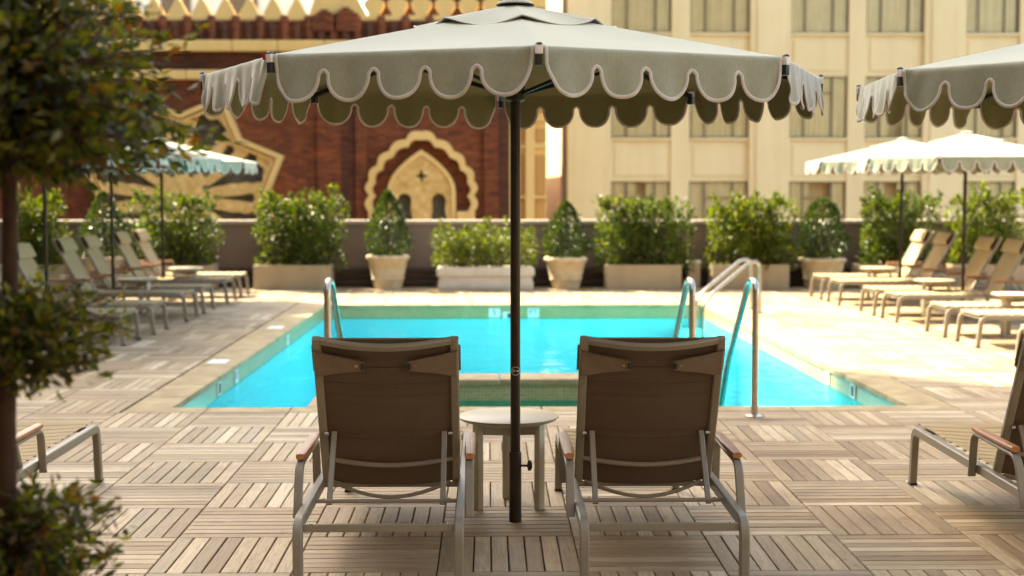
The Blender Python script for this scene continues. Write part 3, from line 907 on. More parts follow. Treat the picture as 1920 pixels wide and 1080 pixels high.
def hedge_points(w, d, z0, z1, n, blobs=9, shoots=26):
    """leafy mass: overlapping clumps inside a box plus upright shoots"""
    cs_ = []
    for _ in range(blobs):
        r = rng.uniform(0.20, 0.32) * min(z1 - z0, w)
        cs_.append((rng.uniform(-w / 2 + r * .8, w / 2 - r * .8), rng.uniform(-d / 2 + r * .5, d / 2 - r * .5) * .8, rng.uniform(z0 + r * .6, z1 - r), r))
    for sx in np.linspace(-w / 2 + .2, w / 2 - .2, max(3, int(w / .3))):
        for zz in np.linspace(z0 + .12, z1 - .24, 3):
            cs_.append((sx + rng.normal() * .05, rng.normal() * .06, zz + rng.normal() * .05, rng.uniform(.20, .28)))
    P, D = [], []
    k = int(n * 0.86 / len(cs_))
    for (x, y, z, r) in cs_:
        u = rng.normal(size=(k, 3)); u /= np.linalg.norm(u, axis=1)[:, None]
        rad = r * rng.uniform(0.45, 1.08, k) ** 0.6
        p = np.array([x, y, z]) + u * rad[:, None]
        P.append(p); D.append(u * .8 + np.array([0, 0, .5]) + rng.normal(size=(k, 3)) * .55)
    m = max(4, int(n * 0.14 / shoots))
    for _ in range(shoots):
        b = np.array([rng.uniform(-w / 2, w / 2) * .97, rng.uniform(-d / 2, d / 2) * .7, z1 - rng.uniform(.05, .35)])
        dr = np.array([rng.normal() * .3, rng.normal() * .3, 1.0]); ln = rng.uniform(.08, .26)
        t = rng.uniform(0, 1, m)[:, None]
        P.append(b + dr * ln * t); D.append(np.repeat(dr[None], m, 0) * .7 + rng.normal(size=(m, 3)) * .6)
    P = np.concatenate(P); D = np.concatenate(D)
    ok = P[:, 2] > z0 - 0.05
    return P[ok], D[ok]
def stems(parent, w, d, z0, z1, n):
    m = MB()
    for _ in range(n):
        x, y = random.uniform(-w / 2, w / 2) * .8, random.uniform(-d / 2, d / 2) * .5
        p = [Vector((x, y, z0))]
        for k in range(4): p.append(p[-1] + Vector((random.gauss(0, .05), random.gauss(0, .04), (z1 - z0) / 5)))
        m.taper(p, [.013, .011, .009, .007, .004], 5)
    return m.build('stems', 'bark', parent)
PG = 'potted plants along the parapet'
def hedge(xa, xb, ytop, label, mat, n, base=543, d=0.55, bx0=None, bx1=None, ybox=497, seed=1):
    """hedge in a box planter; pixel columns xa..xb for leaves, bx0..bx1 for the box"""
    global rng
    rng = np.random.default_rng(seed); random.seed(seed)
    bx0 = xa + 8 if bx0 is None else bx0; bx1 = xb - 20 if bx1 is None else bx1
    Y = gp(960, base).y
    a, b = at(bx0, base, Y).x, at(bx1, base, Y).x
    zt = at(960, ybox, Y).z
    t = thing('box_planter', label, 'planter', ((a + b) / 2, Y + 0.28, 0), 0, PG)
    w = b - a
    for q in ((-w / 2, w / 2, -0.28, -0.23, 0, zt), (-w / 2, w / 2, 0.23, 0.28, 0, zt), (-w / 2, -w / 2 + .05, -0.23, 0.23, 0, zt - .001), (w / 2 - .05, w / 2, -0.23, 0.23, 0, zt - .001)):
        MB().cbox(*q, .012).build('side_panel', 'planter', t)
    MB().box(-w / 2 + .045, w / 2 - .045, -0.24, 0.24, 0.02, zt - .05).build('soil', 'soil', t)
    A, B = at(xa, base, Y + .28).x, at(xb, base, Y + .28).x
    P, D = hedge_points((B - A) * .93, d, zt - .06, at(960, ytop, Y + .28).z - .05, n)
    P[:, 0] += (A + B) / 2 - (a + b) / 2
    leaves_mesh('foliage', P, D, 0.072, mat, t)
    stems(t, w * .8, .3, zt - .06, at(960, ytop, Y).z, 16)
    return t
def urn(parent, r0, r1, h):
    """tapered round pot with rolled rim and bands"""
    prof = [(0.0, 0.0), (r0, 0.0), (r0 * 1.03, 0.03), (r0 + (r1 - r0) * .28, h * .28), (r0 + (r1 - r0) * .30 + .012, h * .31), (r0 + (r1 - r0) * .33, h * .35),
            (r0 + (r1 - r0) * .55, h * .55), (r0 + (r1 - r0) * .85, h * .84), (r1, h * .87), (r1 + .02, h * .91), (r1 + .018, h * .97), (r1, h), (r1 - .05, h), (r1 - .06, h * .9), (0, h * .88)]
    MB().lathe(prof, sides=28, sq=3.2).build('pot', 'urn', parent, True, 50)
    MB().lathe([(0.0, h * .9), (r1 - .062, h * .9)], sides=16).build('soil', 'soil', parent)
def topiary(xc, xw, ytop, ybot, potw, ypot, label, base=544, n=3000, round_=0.35, seed=2, potb=0.62):
    global rng
    rng = np.random.default_rng(seed); random.seed(seed)
    Y = gp(960, base).y
    t = thing('potted_topiary', label, 'topiary', (at(xc, base, Y).x, Y + potw / 2 / 119, 0), 0, PG)
    r1 = potw / 2 / 119; h = at(960, ypot, Y).z
    urn(t, r1 * potb, r1 - .02, h)
    z0, z1 = at(960, ybot, Y).z, at(960, ytop, Y).z
    rw = xw / 2 / 119
    tt = rng.uniform(0, 1, n) ** 1.25
    prof = np.where(tt < .22, .55 + .45 * np.sin(tt / .22 * math.pi / 2), np.maximum(0, (1 - (tt - .22) / .78)) ** (.80 - .36 * round_))
    th = rng.uniform(0, 2 * math.pi, n)
    lump = 1 + .10 * np.sin(3 * th + tt * 9) + .07 * np.sin(7 * th - tt * 17)
    rr = rw * prof * lump * rng.uniform(.35, 1.06, n) ** .45
    P = np.stack([rr * np.cos(th), rr * np.sin(th), z0 + (z1 - z0) * tt], 1)
    D = np.stack([np.cos(th), np.sin(th), .55 + tt], 1) + rng.normal(size=(n, 3)) * .6
    leaves_mesh('foliage', P, D, 0.055, 'leafdark', t, .55)
    MB().taper([(0, 0, h * .88), (.01, 0, z0), (-.01, .01, (z0 + z1) / 2), (0, 0, z1 - .1)], [.025, .022, .015, .006], 6).build('trunk', 'bark', t)
    return t
hedge(15, 125, 360, 'squared green hedge in a stone box by the tree, first along the parapet', 'leafbright', 5200, bx0=-10, bx1=115, seed=11)
topiary(186, 100, 362, 488, 80, 482, 'broad cone topiary between the first two hedges behind the sunloungers', seed=12)
hedge(240, 408, 362, 'loose two-humped hedge in a stone box in front of the star window', 'leafhedge', 5600, bx0=262, bx1=398, seed=13)
hedge(480, 650, 362, 'wide green hedge in a stone box between star window and lobed arch', 'leafhedge', 7200, bx0=475, bx1=620, seed=14)
topiary(725, 88, 360, 482, 82, 480, 'slim cone topiary in a tapered stone pot below the lobed arch', seed=15)
topiary(1063, 92, 381, 486, 82, 484, 'cone topiary in a round stone pot just past the umbrella pole', seed=16)
hedge(1112, 1303, 372, 'hedge with a yellow sprig in a stone box by the cream building corner', 'leafhedge', 7600, bx0=1137, bx1=1278, seed=17)
hedge(1325, 1494, 366, 'dense flat-topped hedge in a stone box behind the curved stair rail', 'leafbright', 8200, bx0=1337, bx1=1480, seed=18)
topiary(1551, 100, 376, 484, 86, 486, 'round-headed dark topiary in a shallow stone pot near sunloungers', n=3600, round_=1.0, seed=19, potb=0.7)
hedge(1610, 1762, 362, 'tall loose hedge behind the first umbrella pole on the sunny side', 'leafhedge', 6500, bx0=1612, bx1=1740, seed=20)
hedge(1772, 1930, 360, 'tall bright hedge in the last stone box at the photo edge', 'leafbright', 6500, bx0=1786, bx1=1935, seed=21)
# low hedge in a stone trough
rng = np.random.default_rng(31); random.seed(31)
Y = gp(960, 545).y
ta, tb_ = at(818, 545, Y).x, at(1003, 545, Y).x
tr = thing('stone_trough', 'low clipped hedge in a long grey-white stone trough with rolled rim', 'planter', ((ta + tb_) / 2, Y + .3, 0), 0, PG)
w = tb_ - ta; zt = at(960, 502, Y).z
m = MB()
prof = [(0.90, 0.0), (0.94, .02), (.945, .10), (.92, .15), (.90, .19), (.90, .21), (.99, .23), (1.0, .27), (.99, .31), (.95, zt), (.86, zt)]
def trough_ring(q, z):
    a, b = w / 2 * (1 - (1 - q) * .5), .28 * q
    c = .05
    pts = []
    for sx, sy, a0 in ((1, 1, 0), (-1, 1, 90), (-1, -1, 180), (1, -1, 270)):
        for k in range(4):
            an = R(a0 + 30 * k); pts.append((sx * (a - c) + c * math.cos(an), sy * (b - c) + c * math.sin(an), z))
    return pts
rg = [trough_ring(q, z) for q, z in prof]
vs = [v for r in rg for v in r]; k_ = len(rg[0])
fs = [(i * k_ + j, i * k_ + (j + 1) % k_, (i + 1) * k_ + (j + 1) % k_, (i + 1) * k_ + j) for i in range(len(rg) - 1) for j in range(k_)]
fs.append(tuple((len(rg) - 1) * k_ + j for j in range(k_)))
m.add(vs, fs).build('trough', 'trough', tr, True, 35)
P, D = hedge_points(w * 1.0, .5, zt - .02, at(960, 420, Y).z - .05, 6800, 8, 24)
leaves_mesh('foliage', P, D, .055, 'leafbright', tr)
stems(tr, w * .9, .3, zt - .01, zt + .35, 20)
# yellow sprig on one hedge is a shoot of long leaves
rng = np.random.default_rng(5)
sp = at(1155, 370, gp(960, 543).y + .28)
hx = [o for o in bpy.data.objects if o.get('label', '').startswith('hedge with a yellow')][0]
P = np.array([[sp.x, sp.y, sp.z - .08]]) + rng.normal(size=(70, 3)) * np.array([.13, .06, .03]) + np.array([[-.05, 0, 0.03]])
so = leaves_mesh('sprig', P - np.array(hx.location)[None], rng.normal(size=(70, 3)) * np.array([1, .4, .25]) + np.array([[0, 0, .15]]), .08, 'leafbright', hx)
# small utility post between two boxes
Yp = gp(960, 541).y
a, b = at(1291, 541, Yp).x, at(1313, 541, Yp).x
up = thing('utility_post', 'short square grey utility post between two planter boxes', 'post', ((a + b) / 2, Yp + .1, 0))
MB().cbox(-(b - a) / 2, (b - a) / 2, -.09, .09, 0, at(960, 494, Yp).z, .012).build('shaft', 'planter', up)
MB().cbox(-(b - a) / 2 - .012, (b - a) / 2 + .012, -.102, .102, at(960, 494, Yp).z + .001, at(960, 490, Yp).z, .008).build('cap', 'trough', up)

# ------------------------------------------------------------------ sun loungers
def make_lounger():
    t = thing('sun_lounger', 'x', 'sun lounger', group='sun loungers around the pool')
    HW, HZ, LEN = 0.314, 0.325, 2.0
    prof = rrect(0.046, 0.037, 0.005)
    for s in (-1, 1):
        path = fillet([(s * HW, 0.0, 0.0), (s * HW, 0.0, HZ - .02), (s * HW, LEN, HZ - .02), (s * HW, LEN + .035, 0)], 0.07, 7)
        MB().sweep(path, prof, (1, 0, 0)).build('side_frame', 'taupe', t, True, 30)
        for yy in (0.0, LEN + .034): MB().cbox(s * HW - .021, s * HW + .021, yy - .026, yy + .026, -0.0, .012, .003).build('foot_cap', 'blackplastic', t)
    MB().cbox(-HW + .017, HW - .017, .012, .034, HZ - .053, HZ - .021, .004).build('crossbar', 'taupe', t)
    MB().cbox(-HW + .017, HW - .017, LEN - .04, LEN - .005, HZ - .04, HZ - .012, .006).build('crossbar', 'taupe', t)
    MB().tube([(-HW + .017, .43, HZ - .022), (HW - .017, .43, HZ - .022)], .009, 8).build('notch_bar', 'taupe', t, True)
    MB().tube([(-HW + .017, .80, HZ - .03), (HW - .017, .80, HZ - .03)], .012, 8).build('hinge_bar', 'taupe', t, True)
    for s in (-1, 1):
        for yy in (.02, .43): MB().lathe([(0, 0), (.007, 0), (.006, .003), (0, .004)], (s * (HW - .05), yy, HZ - .0205 if yy < .1 else HZ - .014), 8).build('bolt', 'steel', t)
    # seat: padded sling with cross seams
    def seat(u, v):
        y = .81 + (LEN - .79) * v
        q = (v * 11) % 1.0
        z = HZ + .006 - .010 * math.exp(-((q - .5) ** 2 - .25) ** 2 * 0) * 0
        z += .009 * (1 - (2 * q - 1) ** 8)
        z -= .020 * math.sin(math.pi * u) * math.sin(math.pi * min(1, v * 1.02)) ** .5
        return (-(HW - .02) + 2 * (HW - .02) * u, y, z)
    MB().grid(seat, 12, 110).build('seat', 'sling', t, True, 60)
    # backrest: hinge (.80, .31) to top (.43, .99)
    A = Vector((0, .80, .315)); Bt = Vector((0, .430, 1.0)); ax = (Bt - A).normalized(); ln = (Bt - A).length
    nb = Vector((0, -ax.z, ax.y)); nb = Vector((0, -abs(ax.z), -abs(ax.y)))    # pointing to the rear
    nb.normalize()
    def bp(x, tt, off=0.0): return A + ax * (ln * tt) + Vector((x, 0, 0)) + nb * off
    BW = .287
    pf = rrect(.036, .030, .006)
    for s in (-1, 1): MB().sweep([bp(s * BW, -.01), bp(s * BW, .5), bp(s * BW, .985)], pf, tuple(nb)).build('back_post', 'taupe', t, True, 30)
    bk = t
    def bow(tt, depth, r0=.0, n=16, x=BW - .016): return [bp(-x + 2 * x * i / n, tt, r0 + depth * math.sin(math.pi * i / n) ** .9) for i in range(n + 1)]
    MB().sweep(bow(.970, .052, .002), rrect(.030, .026, .005), tuple(nb)).build('top_rail', 'taupe', bk, True, 30)
    MB().sweep(bow(.165, .05, .004), rrect(.018, .022, .005), tuple(nb)).build('back_bow', 'taupe', bk, True, 45)
    MB().sweep(bow(.0, .105, .010, x=BW - .03), rrect(.014, .018, .004), tuple(nb)).build('back_bow', 'taupe', bk, True, 45)
    def sling(off):
        def f(u, v):
            tt = .0 + .978 * v; b = math.sin(math.pi * u) ** .9
            q = (v * 4.0) % 1.0
            return tuple(bp(-(BW - .012) + 2 * (BW - .012) * u, tt, off + .030 * b * (1 - v ** 5) - .004 * math.exp(-((q - .5) / .03) ** 2)))
        return f
    MB().grid(sling(-.010), 14, 56).build('back_sling', 'sling', t, True, 60)
    MB().grid(lambda u, v: sling(.002)(1 - u, v), 14, 56).build('back_lining', 'lining', t, True, 60)
    for tt in (.345, .70):      # stitched hems across the back
        MB().sweep([bp(-(BW - .02) + 2 * (BW - .02) * i / 14, tt, .005 + .030 * math.sin(math.pi * i / 14) ** .9) for i in range(15)], rrect(.006, .003, .001), tuple(nb)).build('seam', 'lining', t, True)
    # head pillow on the front
    def pil(u, v):
        a = 2 * math.pi * u
        cx, cz = math.cos(a), math.sin(a)
        th = .020 * (abs(cz) ** .7) * (1 if cz > 0 else -1)
        tt = .835 + .115 * (abs(cx) ** .6) * (1 if cx > 0 else -1)
        x = -(BW + .008) + 2 * (BW + .008) * v
        return tuple(bp(x, tt, -.045 + .022 * math.sin(math.pi * v) + th))
    MB().grid(pil, 24, 14).build('head_pillow', 'sling', t, True, 80)
    # wrap-around flaps with a cord behind
    def flap(s):
        def f(u, v):
            x = s * (BW + .026 - (BW - .065) * u)
            c = .838 + .006 * u; hh = (.086 * (1 - u) + .030 * u)
            off = .022 + .026 * u + .004 * math.sin(u * 9 + v * 4) * (1 - u)
            if u < .04: off = -.02
            return tuple(bp(x, c + hh * (2 * v - 1), off))
        return f
    for s in (-1, 1):
        fl_ = MB().grid(flap(s), 26, 8).build('pillow_flap', 'flap', t, True, 60)
        edge = [Vector(flap(s)(i / 20, 1.0)) + nb * .002 for i in range(1, 21)]
        MB().tube(edge, .0022, 5).build('flap_hem', 'lining', fl_)
        p = bp(s * .098, .843, .048)
        MB().cbox(p.x - .006, p.x + .006, p.y - .006, p.y + .006, p.z - .015, p.z + .015, .002).build('cord_hook', 'blackplastic', fl_)
        p2 = bp(s * .122, .846, .046)
        MB().lathe([(.004, -.002), (.009, -.002), (.009, .002), (.004, .002)], (0, 0, 0), 10).build('grommet', 'steel', fl_).matrix_local = Matrix.Translation(p2) @ nb.to_track_quat('Z', 'Y').to_matrix().to_4x4()
    MB().tube([bp(-.098 + .196 * i / 8, .843 - .002 * math.sin(math.pi * i / 8), .052) for i in range(9)], .0026, 6).build('cord', 'blackplastic', t)
    # prop struts
    for s in (-1, 1):
        p0 = Vector((s * .238, .425, HZ - .035)); p1 = bp(s * .238, .355, .022)
        MB().sweep([p0, p1 + Vector((0, 0, .01))], rrect(.024, .012, .003), (0, 1, 0)).build('prop_strut', 'taupe', t, True, 45)
        p = bp(s * .268, .36, .022)
        MB().lathe([(0, -.012), (.009, -.012), (.009, .006), (.005, .009), (0, .009)], (0, 0, 0), 10).build('pivot_bolt', 'steel', t).matrix_local = Matrix.Translation(p) @ Matrix.Rotation(R(90), 4, 'Y')
    # arms
    for s in (-1, 1):
        xa = s * (HW + .037)
        path = fillet([(xa, .27, HZ - .055), (xa, .36, .475), (xa, .92, .48), (xa, .95, HZ - .055)], .06, 6)
        am = MB().sweep(path, rrect(.015, .036, .004), (1, 0, 0)).build('arm', 'taupe', t, True, 30)
        # the flat bar stands edge-on, the teak cap lies on top
        m = MB()
        nn = 12
        def cap(u, v):
            a = 2 * math.pi * u; y = .385 + .52 * v
            q = 1 - .18 * abs(2 * v - 1) ** 6
            return (xa + .023 * q * math.copysign(abs(math.cos(a)) ** .5, math.cos(a)), y, .500 + .012 * math.copysign(abs(math.sin(a)) ** .55, math.sin(a)))
        m.grid(cap, 20, 10)
        k = len(m.v)
        m.f.append(tuple(range(0, 20))[::-1]); m.f.append(tuple(10 * 21 + i for i in range(20)))
        m.build('arm_cap', 'armwood', am, True, 60)
    return t
proto = make_lounger()
L_SPOTS = []
def foot_px(a, b):
    p, q = gp(*a), gp(*b)
    return (p + q) / 2
# two in front of the camera
L_SPOTS.append(((-0.427, 5.47), 0, 'lounger seen from behind, nearest the camera, on the tree side of the umbrella pole'))
L_SPOTS.append(((0.691, 5.47), 0, 'lounger seen from behind, nearest the camera, with the steel handrail beyond'))
L_SPOTS.append(((2.60, 5.58), -0.8, 'lounger cut off by the photo edge, foot end and one teak arm showing'))
L_SPOTS.append(((-2.455, 5.74), 0.0, 'lounger half hidden behind the leafy tree, foot end toward the pool'))
left = [((465, 552), (452, 558)), ((442, 565), (425, 568)), ((397, 580), (385, 587)), ((368, 593), (350, 602)), ((312, 618), (288, 627)), ((258, 637), (233, 648))]
nm = ['nearest the parapet', 'second from the parapet', 'third from the parapet', 'fourth from the parapet', 'fifth, behind tree leaves', 'sixth, behind tree leaves']
for (a, b), s in zip(left, nm):
    p = foot_px(a, b); L_SPOTS.append(((p.x - 2.03, p.y), -90, 'lounger of the row on the shaded side of the pool, ' + s))
right = [((1522, 557), (1539, 561)), ((1553, 568), (1574, 571)), ((1615, 585), (1638, 592)), ((1655, 597), (1681, 605)), ((1739, 623), (1771, 632)), ((1797, 642), (1832, 651))]
nm = ['nearest the parapet', 'second from the parapet', 'third from the parapet', 'fourth from the parapet', 'fifth, its back beyond the photo edge', 'sixth, its back beyond the photo edge']
for (a, b), s in zip(right, nm):
    p = foot_px(a, b); L_SPOTS.append(((p.x + 2.03, p.y), 90, 'lounger of the sunlit row across the pool, ' + s))
g = gp(1908, 676)
L_SPOTS.append(((g.x + 2.03, g.y - .31), 90, 'lounger of the sunlit row of which only one leg shows'))
for i, (xy, rz, lab) in enumerate(L_SPOTS):
    o = proto if i == 0 else copy_tree(proto)
    o.location = (xy[0], xy[1], 0.001); o.rotation_euler = (0, 0, R(rz)); o['label'] = lab

# ------------------------------------------------------------------ side tables
def make_table():
    t = thing('side_table', 'x', 'side table', group='round side tables')
    zt = .462
    MB().lathe([(0, zt - .030), (.20, zt - .030), (.238, zt - .018), (.254, zt - .006), (.254, zt - .003)], sides=56).build('top_edge', 'tableleg', t, True, 50)
    MB().lathe([(.2535, zt - .0025), (.2535, zt), (.250, zt + .002), (0, zt + .002)], sides=56).build('table_top', 'tabletop', t, True, 30)
    MB().lathe([(.2545, zt - .0045), (.2555, zt - .0035), (.2545, zt - .0022)], sides=56).build('shadow_gap', 'blackplastic', t)
    for k in range(3):
        a = R(-90 + 60 + 120 * k) if False else R([-150, -30, 90][k])
        ca, sa = math.cos(a), math.sin(a)
        leg = MB().cbox(-.029, .029, -.016, .016, 0, zt - .03, .006).build('leg', 'tableleg', t, True, 40)
        leg.location = (.178 * ca, .178 * sa, 0); leg.rotation_euler = (0, 0, a + R(90))
        st_ = MB().sweep([(0.0, 0, zt - .078), (.17 * ca, .17 * sa, zt - .06)], rrect(.022, .045, .004)).build('stretcher', 'tableleg', t, True, 45)
    return t
tproto = make_table()
T_SPOTS = [((0.105, 7.14), 'round cream side table behind the main umbrella pole'),
           ((gp(1652, 564).x, gp(1652, 562).y), 'round side table in the sunlit row, closest to the parapet'),
           ((gp(1757, 596).x, gp(1757, 594).y), 'round side table in the sunlit row, beside the second pole'),
           ((at(1902, 600, 15.3).x, 15.3), 'round side table in the sunlit row, cut by the photo edge'),
           ((gp(350, 563).x, gp(350, 563).y), 'round side table in the shaded row, closest to the parapet'),
           ((at(258, 563, 18.0).x, 18.0), 'round side table in the shaded row, middle pair'),
           ((at(20, 563, 15.4).x, 15.4), 'round side table in the shaded row, beside the tree trunk')]
for i, (xy, lab) in enumerate(T_SPOTS):
    o = tproto if i == 0 else copy_tree(tproto)
    o.location = (xy[0], xy[1], 0.001); o['label'] = lab

# ------------------------------------------------------------------ umbrellas
def make_umbrella():
    t = thing('umbrella', 'x', 'umbrella', group='scalloped canvas umbrellas')
    RR, ZE, ZA = 1.45, 2.135, 2.445
    rsm = random.Random(3)
    def corner(k):
        a = R(45 * k - 90); return Vector((RR * math.cos(a), RR * math.sin(a), ZE))
    pole = MB().lathe([(.024, .02), (.024, 2.40)], sides=24).build('pole', 'bronze', t, True)
    sl = MB().lathe([(.030, 0.0), (.030, .335), (.0285, .34), (.0245, .34)], sides=24).build('pole_sleeve', 'bronze', t, True, 40)
    kn = MB()
    for k in range(6):
        a = 2 * math.pi * k / 6; kn.lathe([(0, -.008), (.010, -.008), (.012, 0), (.010, .008), (0, .008)], (.014 * math.cos(a), .014 * math.sin(a), .030), 8)
    kn.lathe([(0, -.012), (.016, -.010), (.018, 0), (.016, .012), (0, .014)], (0, 0, .030), 14).lathe([(.006, -.03), (.006, .03)], sides=8)
    ko = kn.build('clamp_knob', 'blackplastic', sl, True, 50)
    ko.matrix_local = Matrix.Translation((.038, -.012, .275)) @ Matrix.Rotation(R(90), 4, 'Y')
    MB().lathe([(.030, 2.02), (.046, 2.03), (.046, 2.10), (.030, 2.11)], sides=20).build('hub', 'blackplastic', t, True, 40)
    MB().lathe([(.028, 2.34), (.05, 2.35), (.05, 2.40), (.028, 2.41)], sides=20).build('hub', 'blackplastic', t, True, 40)
    # ribs and struts
    for k in range(8):
        c = corner(k); d = Vector((c.x, c.y, 0)).normalized()
        p0 = d * .045 + Vector((0, 0, ZA - .055)); p1 = c + Vector((0, 0, -.022)) + d * .012
        rb = MB().sweep([p0, p1], rrect(.020, .026, .003)).build('rib', 'blackplastic', t, True, 45)
        mid = p0.lerp(p1, .5)
        MB().sweep([d * .045 + Vector((0, 0, 2.06)), mid], rrect(.014, .016, .003)).build('strut', 'blackplastic', rb, True, 45)
        e = c + d * .018
        a = math.atan2(d.y, d.x)
        mt = Matrix.Translation(e) @ Matrix.Rotation(a, 4, 'Z')
        for nm_, mb, mat in (('rib_end', MB().cbox(-.03, .010, -.013, .013, -.065, -.022, .004), 'blackplastic'),
                             ('rib_cap', MB().lathe([(0, .009), (.013, .009), (.014, .015), (.009, .020), (0, .021)], sides=12), 'blackplastic'),
                             ('tie_strap', MB().cbox(-.012, .013, -.0155, .0155, -.024, .011, .006), 'strapwhite')):
            ob_ = mb.build(nm_, mat, rb, True, 45); ob_.matrix_local = mt
        if k == 7:
            MB().cbox(-.004, .012, -.036, -.020, -.012, .012, .003).build('red_tag', 'redtag', rb, True).matrix_local = mt
    # canopy top: eight panels
    r0 = .30
    can = MB()
    for k in range(8):
        c0, c1 = corner(k), corner(k + 1)
        def top(u, v):
            q = (r0 + (RR - r0) * v) / RR
            p = c0.lerp(c1, u) * q
            z = ZA + (ZE - ZA) * q + .010
            sag = .020 * math.sin(math.pi * u) * math.sin(math.pi * min(1, v)) 
            return (p.x, p.y, z - sag)
        can.grid(top, 14, 10)
    co = can.build('canopy', 'canvas', t, True, 30)
    ci = MB(); ci.v = [(x, y, z - .006) for x, y, z in can.v]; ci.f = [f[::-1] for f in can.f]  # extra sheet below the canvas, its shade painted in by the darker colour
    ci.build('canopy_shaded_side', 'inside', co, True, 30)
    # scalloped valances
    NLOB = 5
    for k in range(8):
        c0, c1 = corner(k), corner(k + 1)
        e = c1 - c0; ln = e.length; e = e.normalized(); nrm = Vector((e.y, -e.x, 0))
        if nrm.dot((c0 + c1) / 2) < 0: nrm = -nrm
        gap = .020
        us, ds = [], []
        lw = (ln - 2 * gap) / NLOB; notch = .040
        ph = rsm.uniform(0, 6)
        for i in range(NLOB):
            s0 = gap + i * lw + (0 if i == 0 else notch / 2); s1 = gap + (i + 1) * lw - (0 if i == NLOB - 1 else notch / 2)
            dd = .197 + rsm.uniform(-.005, .005)
            for j in range(25):
                x = -math.cos(math.pi * j / 24); s = s0 + (s1 - s0) * (x + 1) / 2
                top_d = .030 if ((i == 0 and x < 0) or (i == NLOB - 1 and x > 0)) else .098
                us.append(s); ds.append(top_d + (dd - top_d) * max(0, 1 - abs(x) ** 2.15) ** (1 / 2.15))
            if i < NLOB - 1:
                for j in range(1, 6):
                    q = j / 6; us.append(s1 + notch * q); ds.append(.098 - .016 * math.sin(math.pi * q))
        rows_ = 9; fr = .022
        w1, w2 = rsm.uniform(0, 6), rsm.uniform(0, 6)
        def vp(s, d):
            p = c0 + e * s + Vector((0, 0, .010))
            if d < fr * 1.3:
                a = d / (fr * 1.3) * R(80)
                o = fr * math.sin(a); z = -fr * (1 - math.cos(a))
            else:
                o = fr * math.sin(R(80)) + (d - fr * 1.3) * .10; z = -fr * (1 - math.cos(R(80))) - (d - fr * 1.3) * .995
            o += .010 * d / .2 * math.sin(s * 17 + w1) + .006 * d / .2 * math.sin(s * 41 + w2)
            o += .006 * math.exp(-(min(s, ln - s) / .10) ** 2) * math.sin(d * 40 + s * 60)
            return p + nrm * o + Vector((0, 0, z))
        m = MB(); n_ = len(us)
        fr_rows = [0, .07, .14, .22, .32, .48, .66, .84, 1.0]
        vs = [vp(us[i], ds[i] * q if q > 0 else 0) for q in fr_rows for i in range(n_)]
        m.add(vs, [(j * n_ + i, j * n_ + i + 1, (j + 1) * n_ + i + 1, (j + 1) * n_ + i) for j in range(len(fr_rows) - 1) for i in range(n_ - 1)])
        va = m.build('valance', 'canvas', co, True, 60)
        mi = MB(); mi.v = [tuple(Vector(v) - nrm * .003) for v in m.v]; mi.f = [f[::-1] for f in m.f]  # inner sheet of each valance, coloured darker to stand in for shade
        mi.build('valance_shaded_side', 'inside', co, True, 60)
        lo = [vp(us[0], d) for d in np.linspace(0.0, ds[0], 5)] + [vp(us[i], ds[i]) for i in range(1, n_ - 1)] + [vp(us[-1], d) for d in np.linspace(ds[-1], 0.0, 5)]
        pts = [lo[0]]
        for p in lo[1:]:
            if (p - pts[-1]).length > .003: pts.append(p)
        MB().sweep(pts, [(.0078 * math.cos(q), .004 * math.sin(q)) for q in np.linspace(0, 2 * math.pi, 9)[:-1]], tuple(nrm)).build('piping', 'piping', co, True, 60)
    # vent cap
    RV = .475
    def vrow(k):
        out = []
        for k in range(8):
            for i in range(12):
                u = i / 12
                c0, c1 = corner(k), corner(k + 1)
                p = c0.lerp(c1, u); out.append((p.x / RR, p.y / RR, u, k))
        return out
    ring_ = vrow(0); m = MB(); vs = []
    qs = [0.08, .3, .55, .8, 1.0]
    for q in qs:
        for (x, y, u, k) in ring_:
            r = RV * q
            base_z = ZA + (ZE - ZA) * (r / RR)
            lift = .036 - .006 * q
            droop = (.040 * math.sin(math.pi * u) ** 1.2) * q ** 2
            f = 1 + .06 * math.sin(math.pi * u) * q
            vs.append((x * r * f, y * r * f, base_z + lift - droop + .004 * math.sin(5 * u + k) * q))
    nn = len(ring_)
    m.add(vs, [(j * nn + i, j * nn + (i + 1) % nn, (j + 1) * nn + (i + 1) % nn, (j + 1) * nn + i) for j in range(len(qs) - 1) for i in range(nn)])
    ve = m.build('vent_cap', 'canvas', t, True, 60)
    MB().sweep([Vector(v) for v in vs[-nn:]], [(.008 * math.cos(q), .005 * math.sin(q)) for q in np.linspace(0, 2 * math.pi, 7)[:-1]], closed=True).build('piping', 'piping', ve, True, 60)
    fi = MB().lathe([(0, 2.470), (.085, 2.474), (.090, 2.478), (.082, 2.486), (.055, 2.499), (.030, 2.506), (0, 2.509)], sides=24).build('finial', 'canvas', t, True, 60)
    MB().lathe([(.086, 2.471), (.092, 2.474), (.086, 2.477)], sides=24).build('finial_rim', 'blackplastic', fi)
    return t, pole
uproto, upole = make_umbrella()
UZ = .92
U_SPOTS = [((0.133, 6.80), 2.3, 1.0, 'large sage umbrella with scalloped edge in the centre, above the two loungers'),
           ((3.26, 6.85), 17.0, 1.0, 'sage umbrella beside the central one, cut off by the photo edge'),
           ((at(1688, 520, 19.9).x, 19.9), 20, UZ, 'sunlit umbrella nearest the parapet in the bright row'),
           ((at(1806, 520, 17.6).x, 17.6), 14, UZ, 'sunlit umbrella over the second pair in the bright row'),
           ((at(306, 520, 20.2).x, 20.2), 22, UZ, 'pale umbrella in front of the star window, mostly behind leaves'),
           ((at(212, 520, 17.9).x, 17.9), 9, UZ, 'umbrella hidden behind tree leaves, its pole second from the trunk'),
           ((at(87, 520, 15.4).x, 15.4), 30, UZ, 'umbrella hidden behind tree leaves, its pole closest to the trunk')]
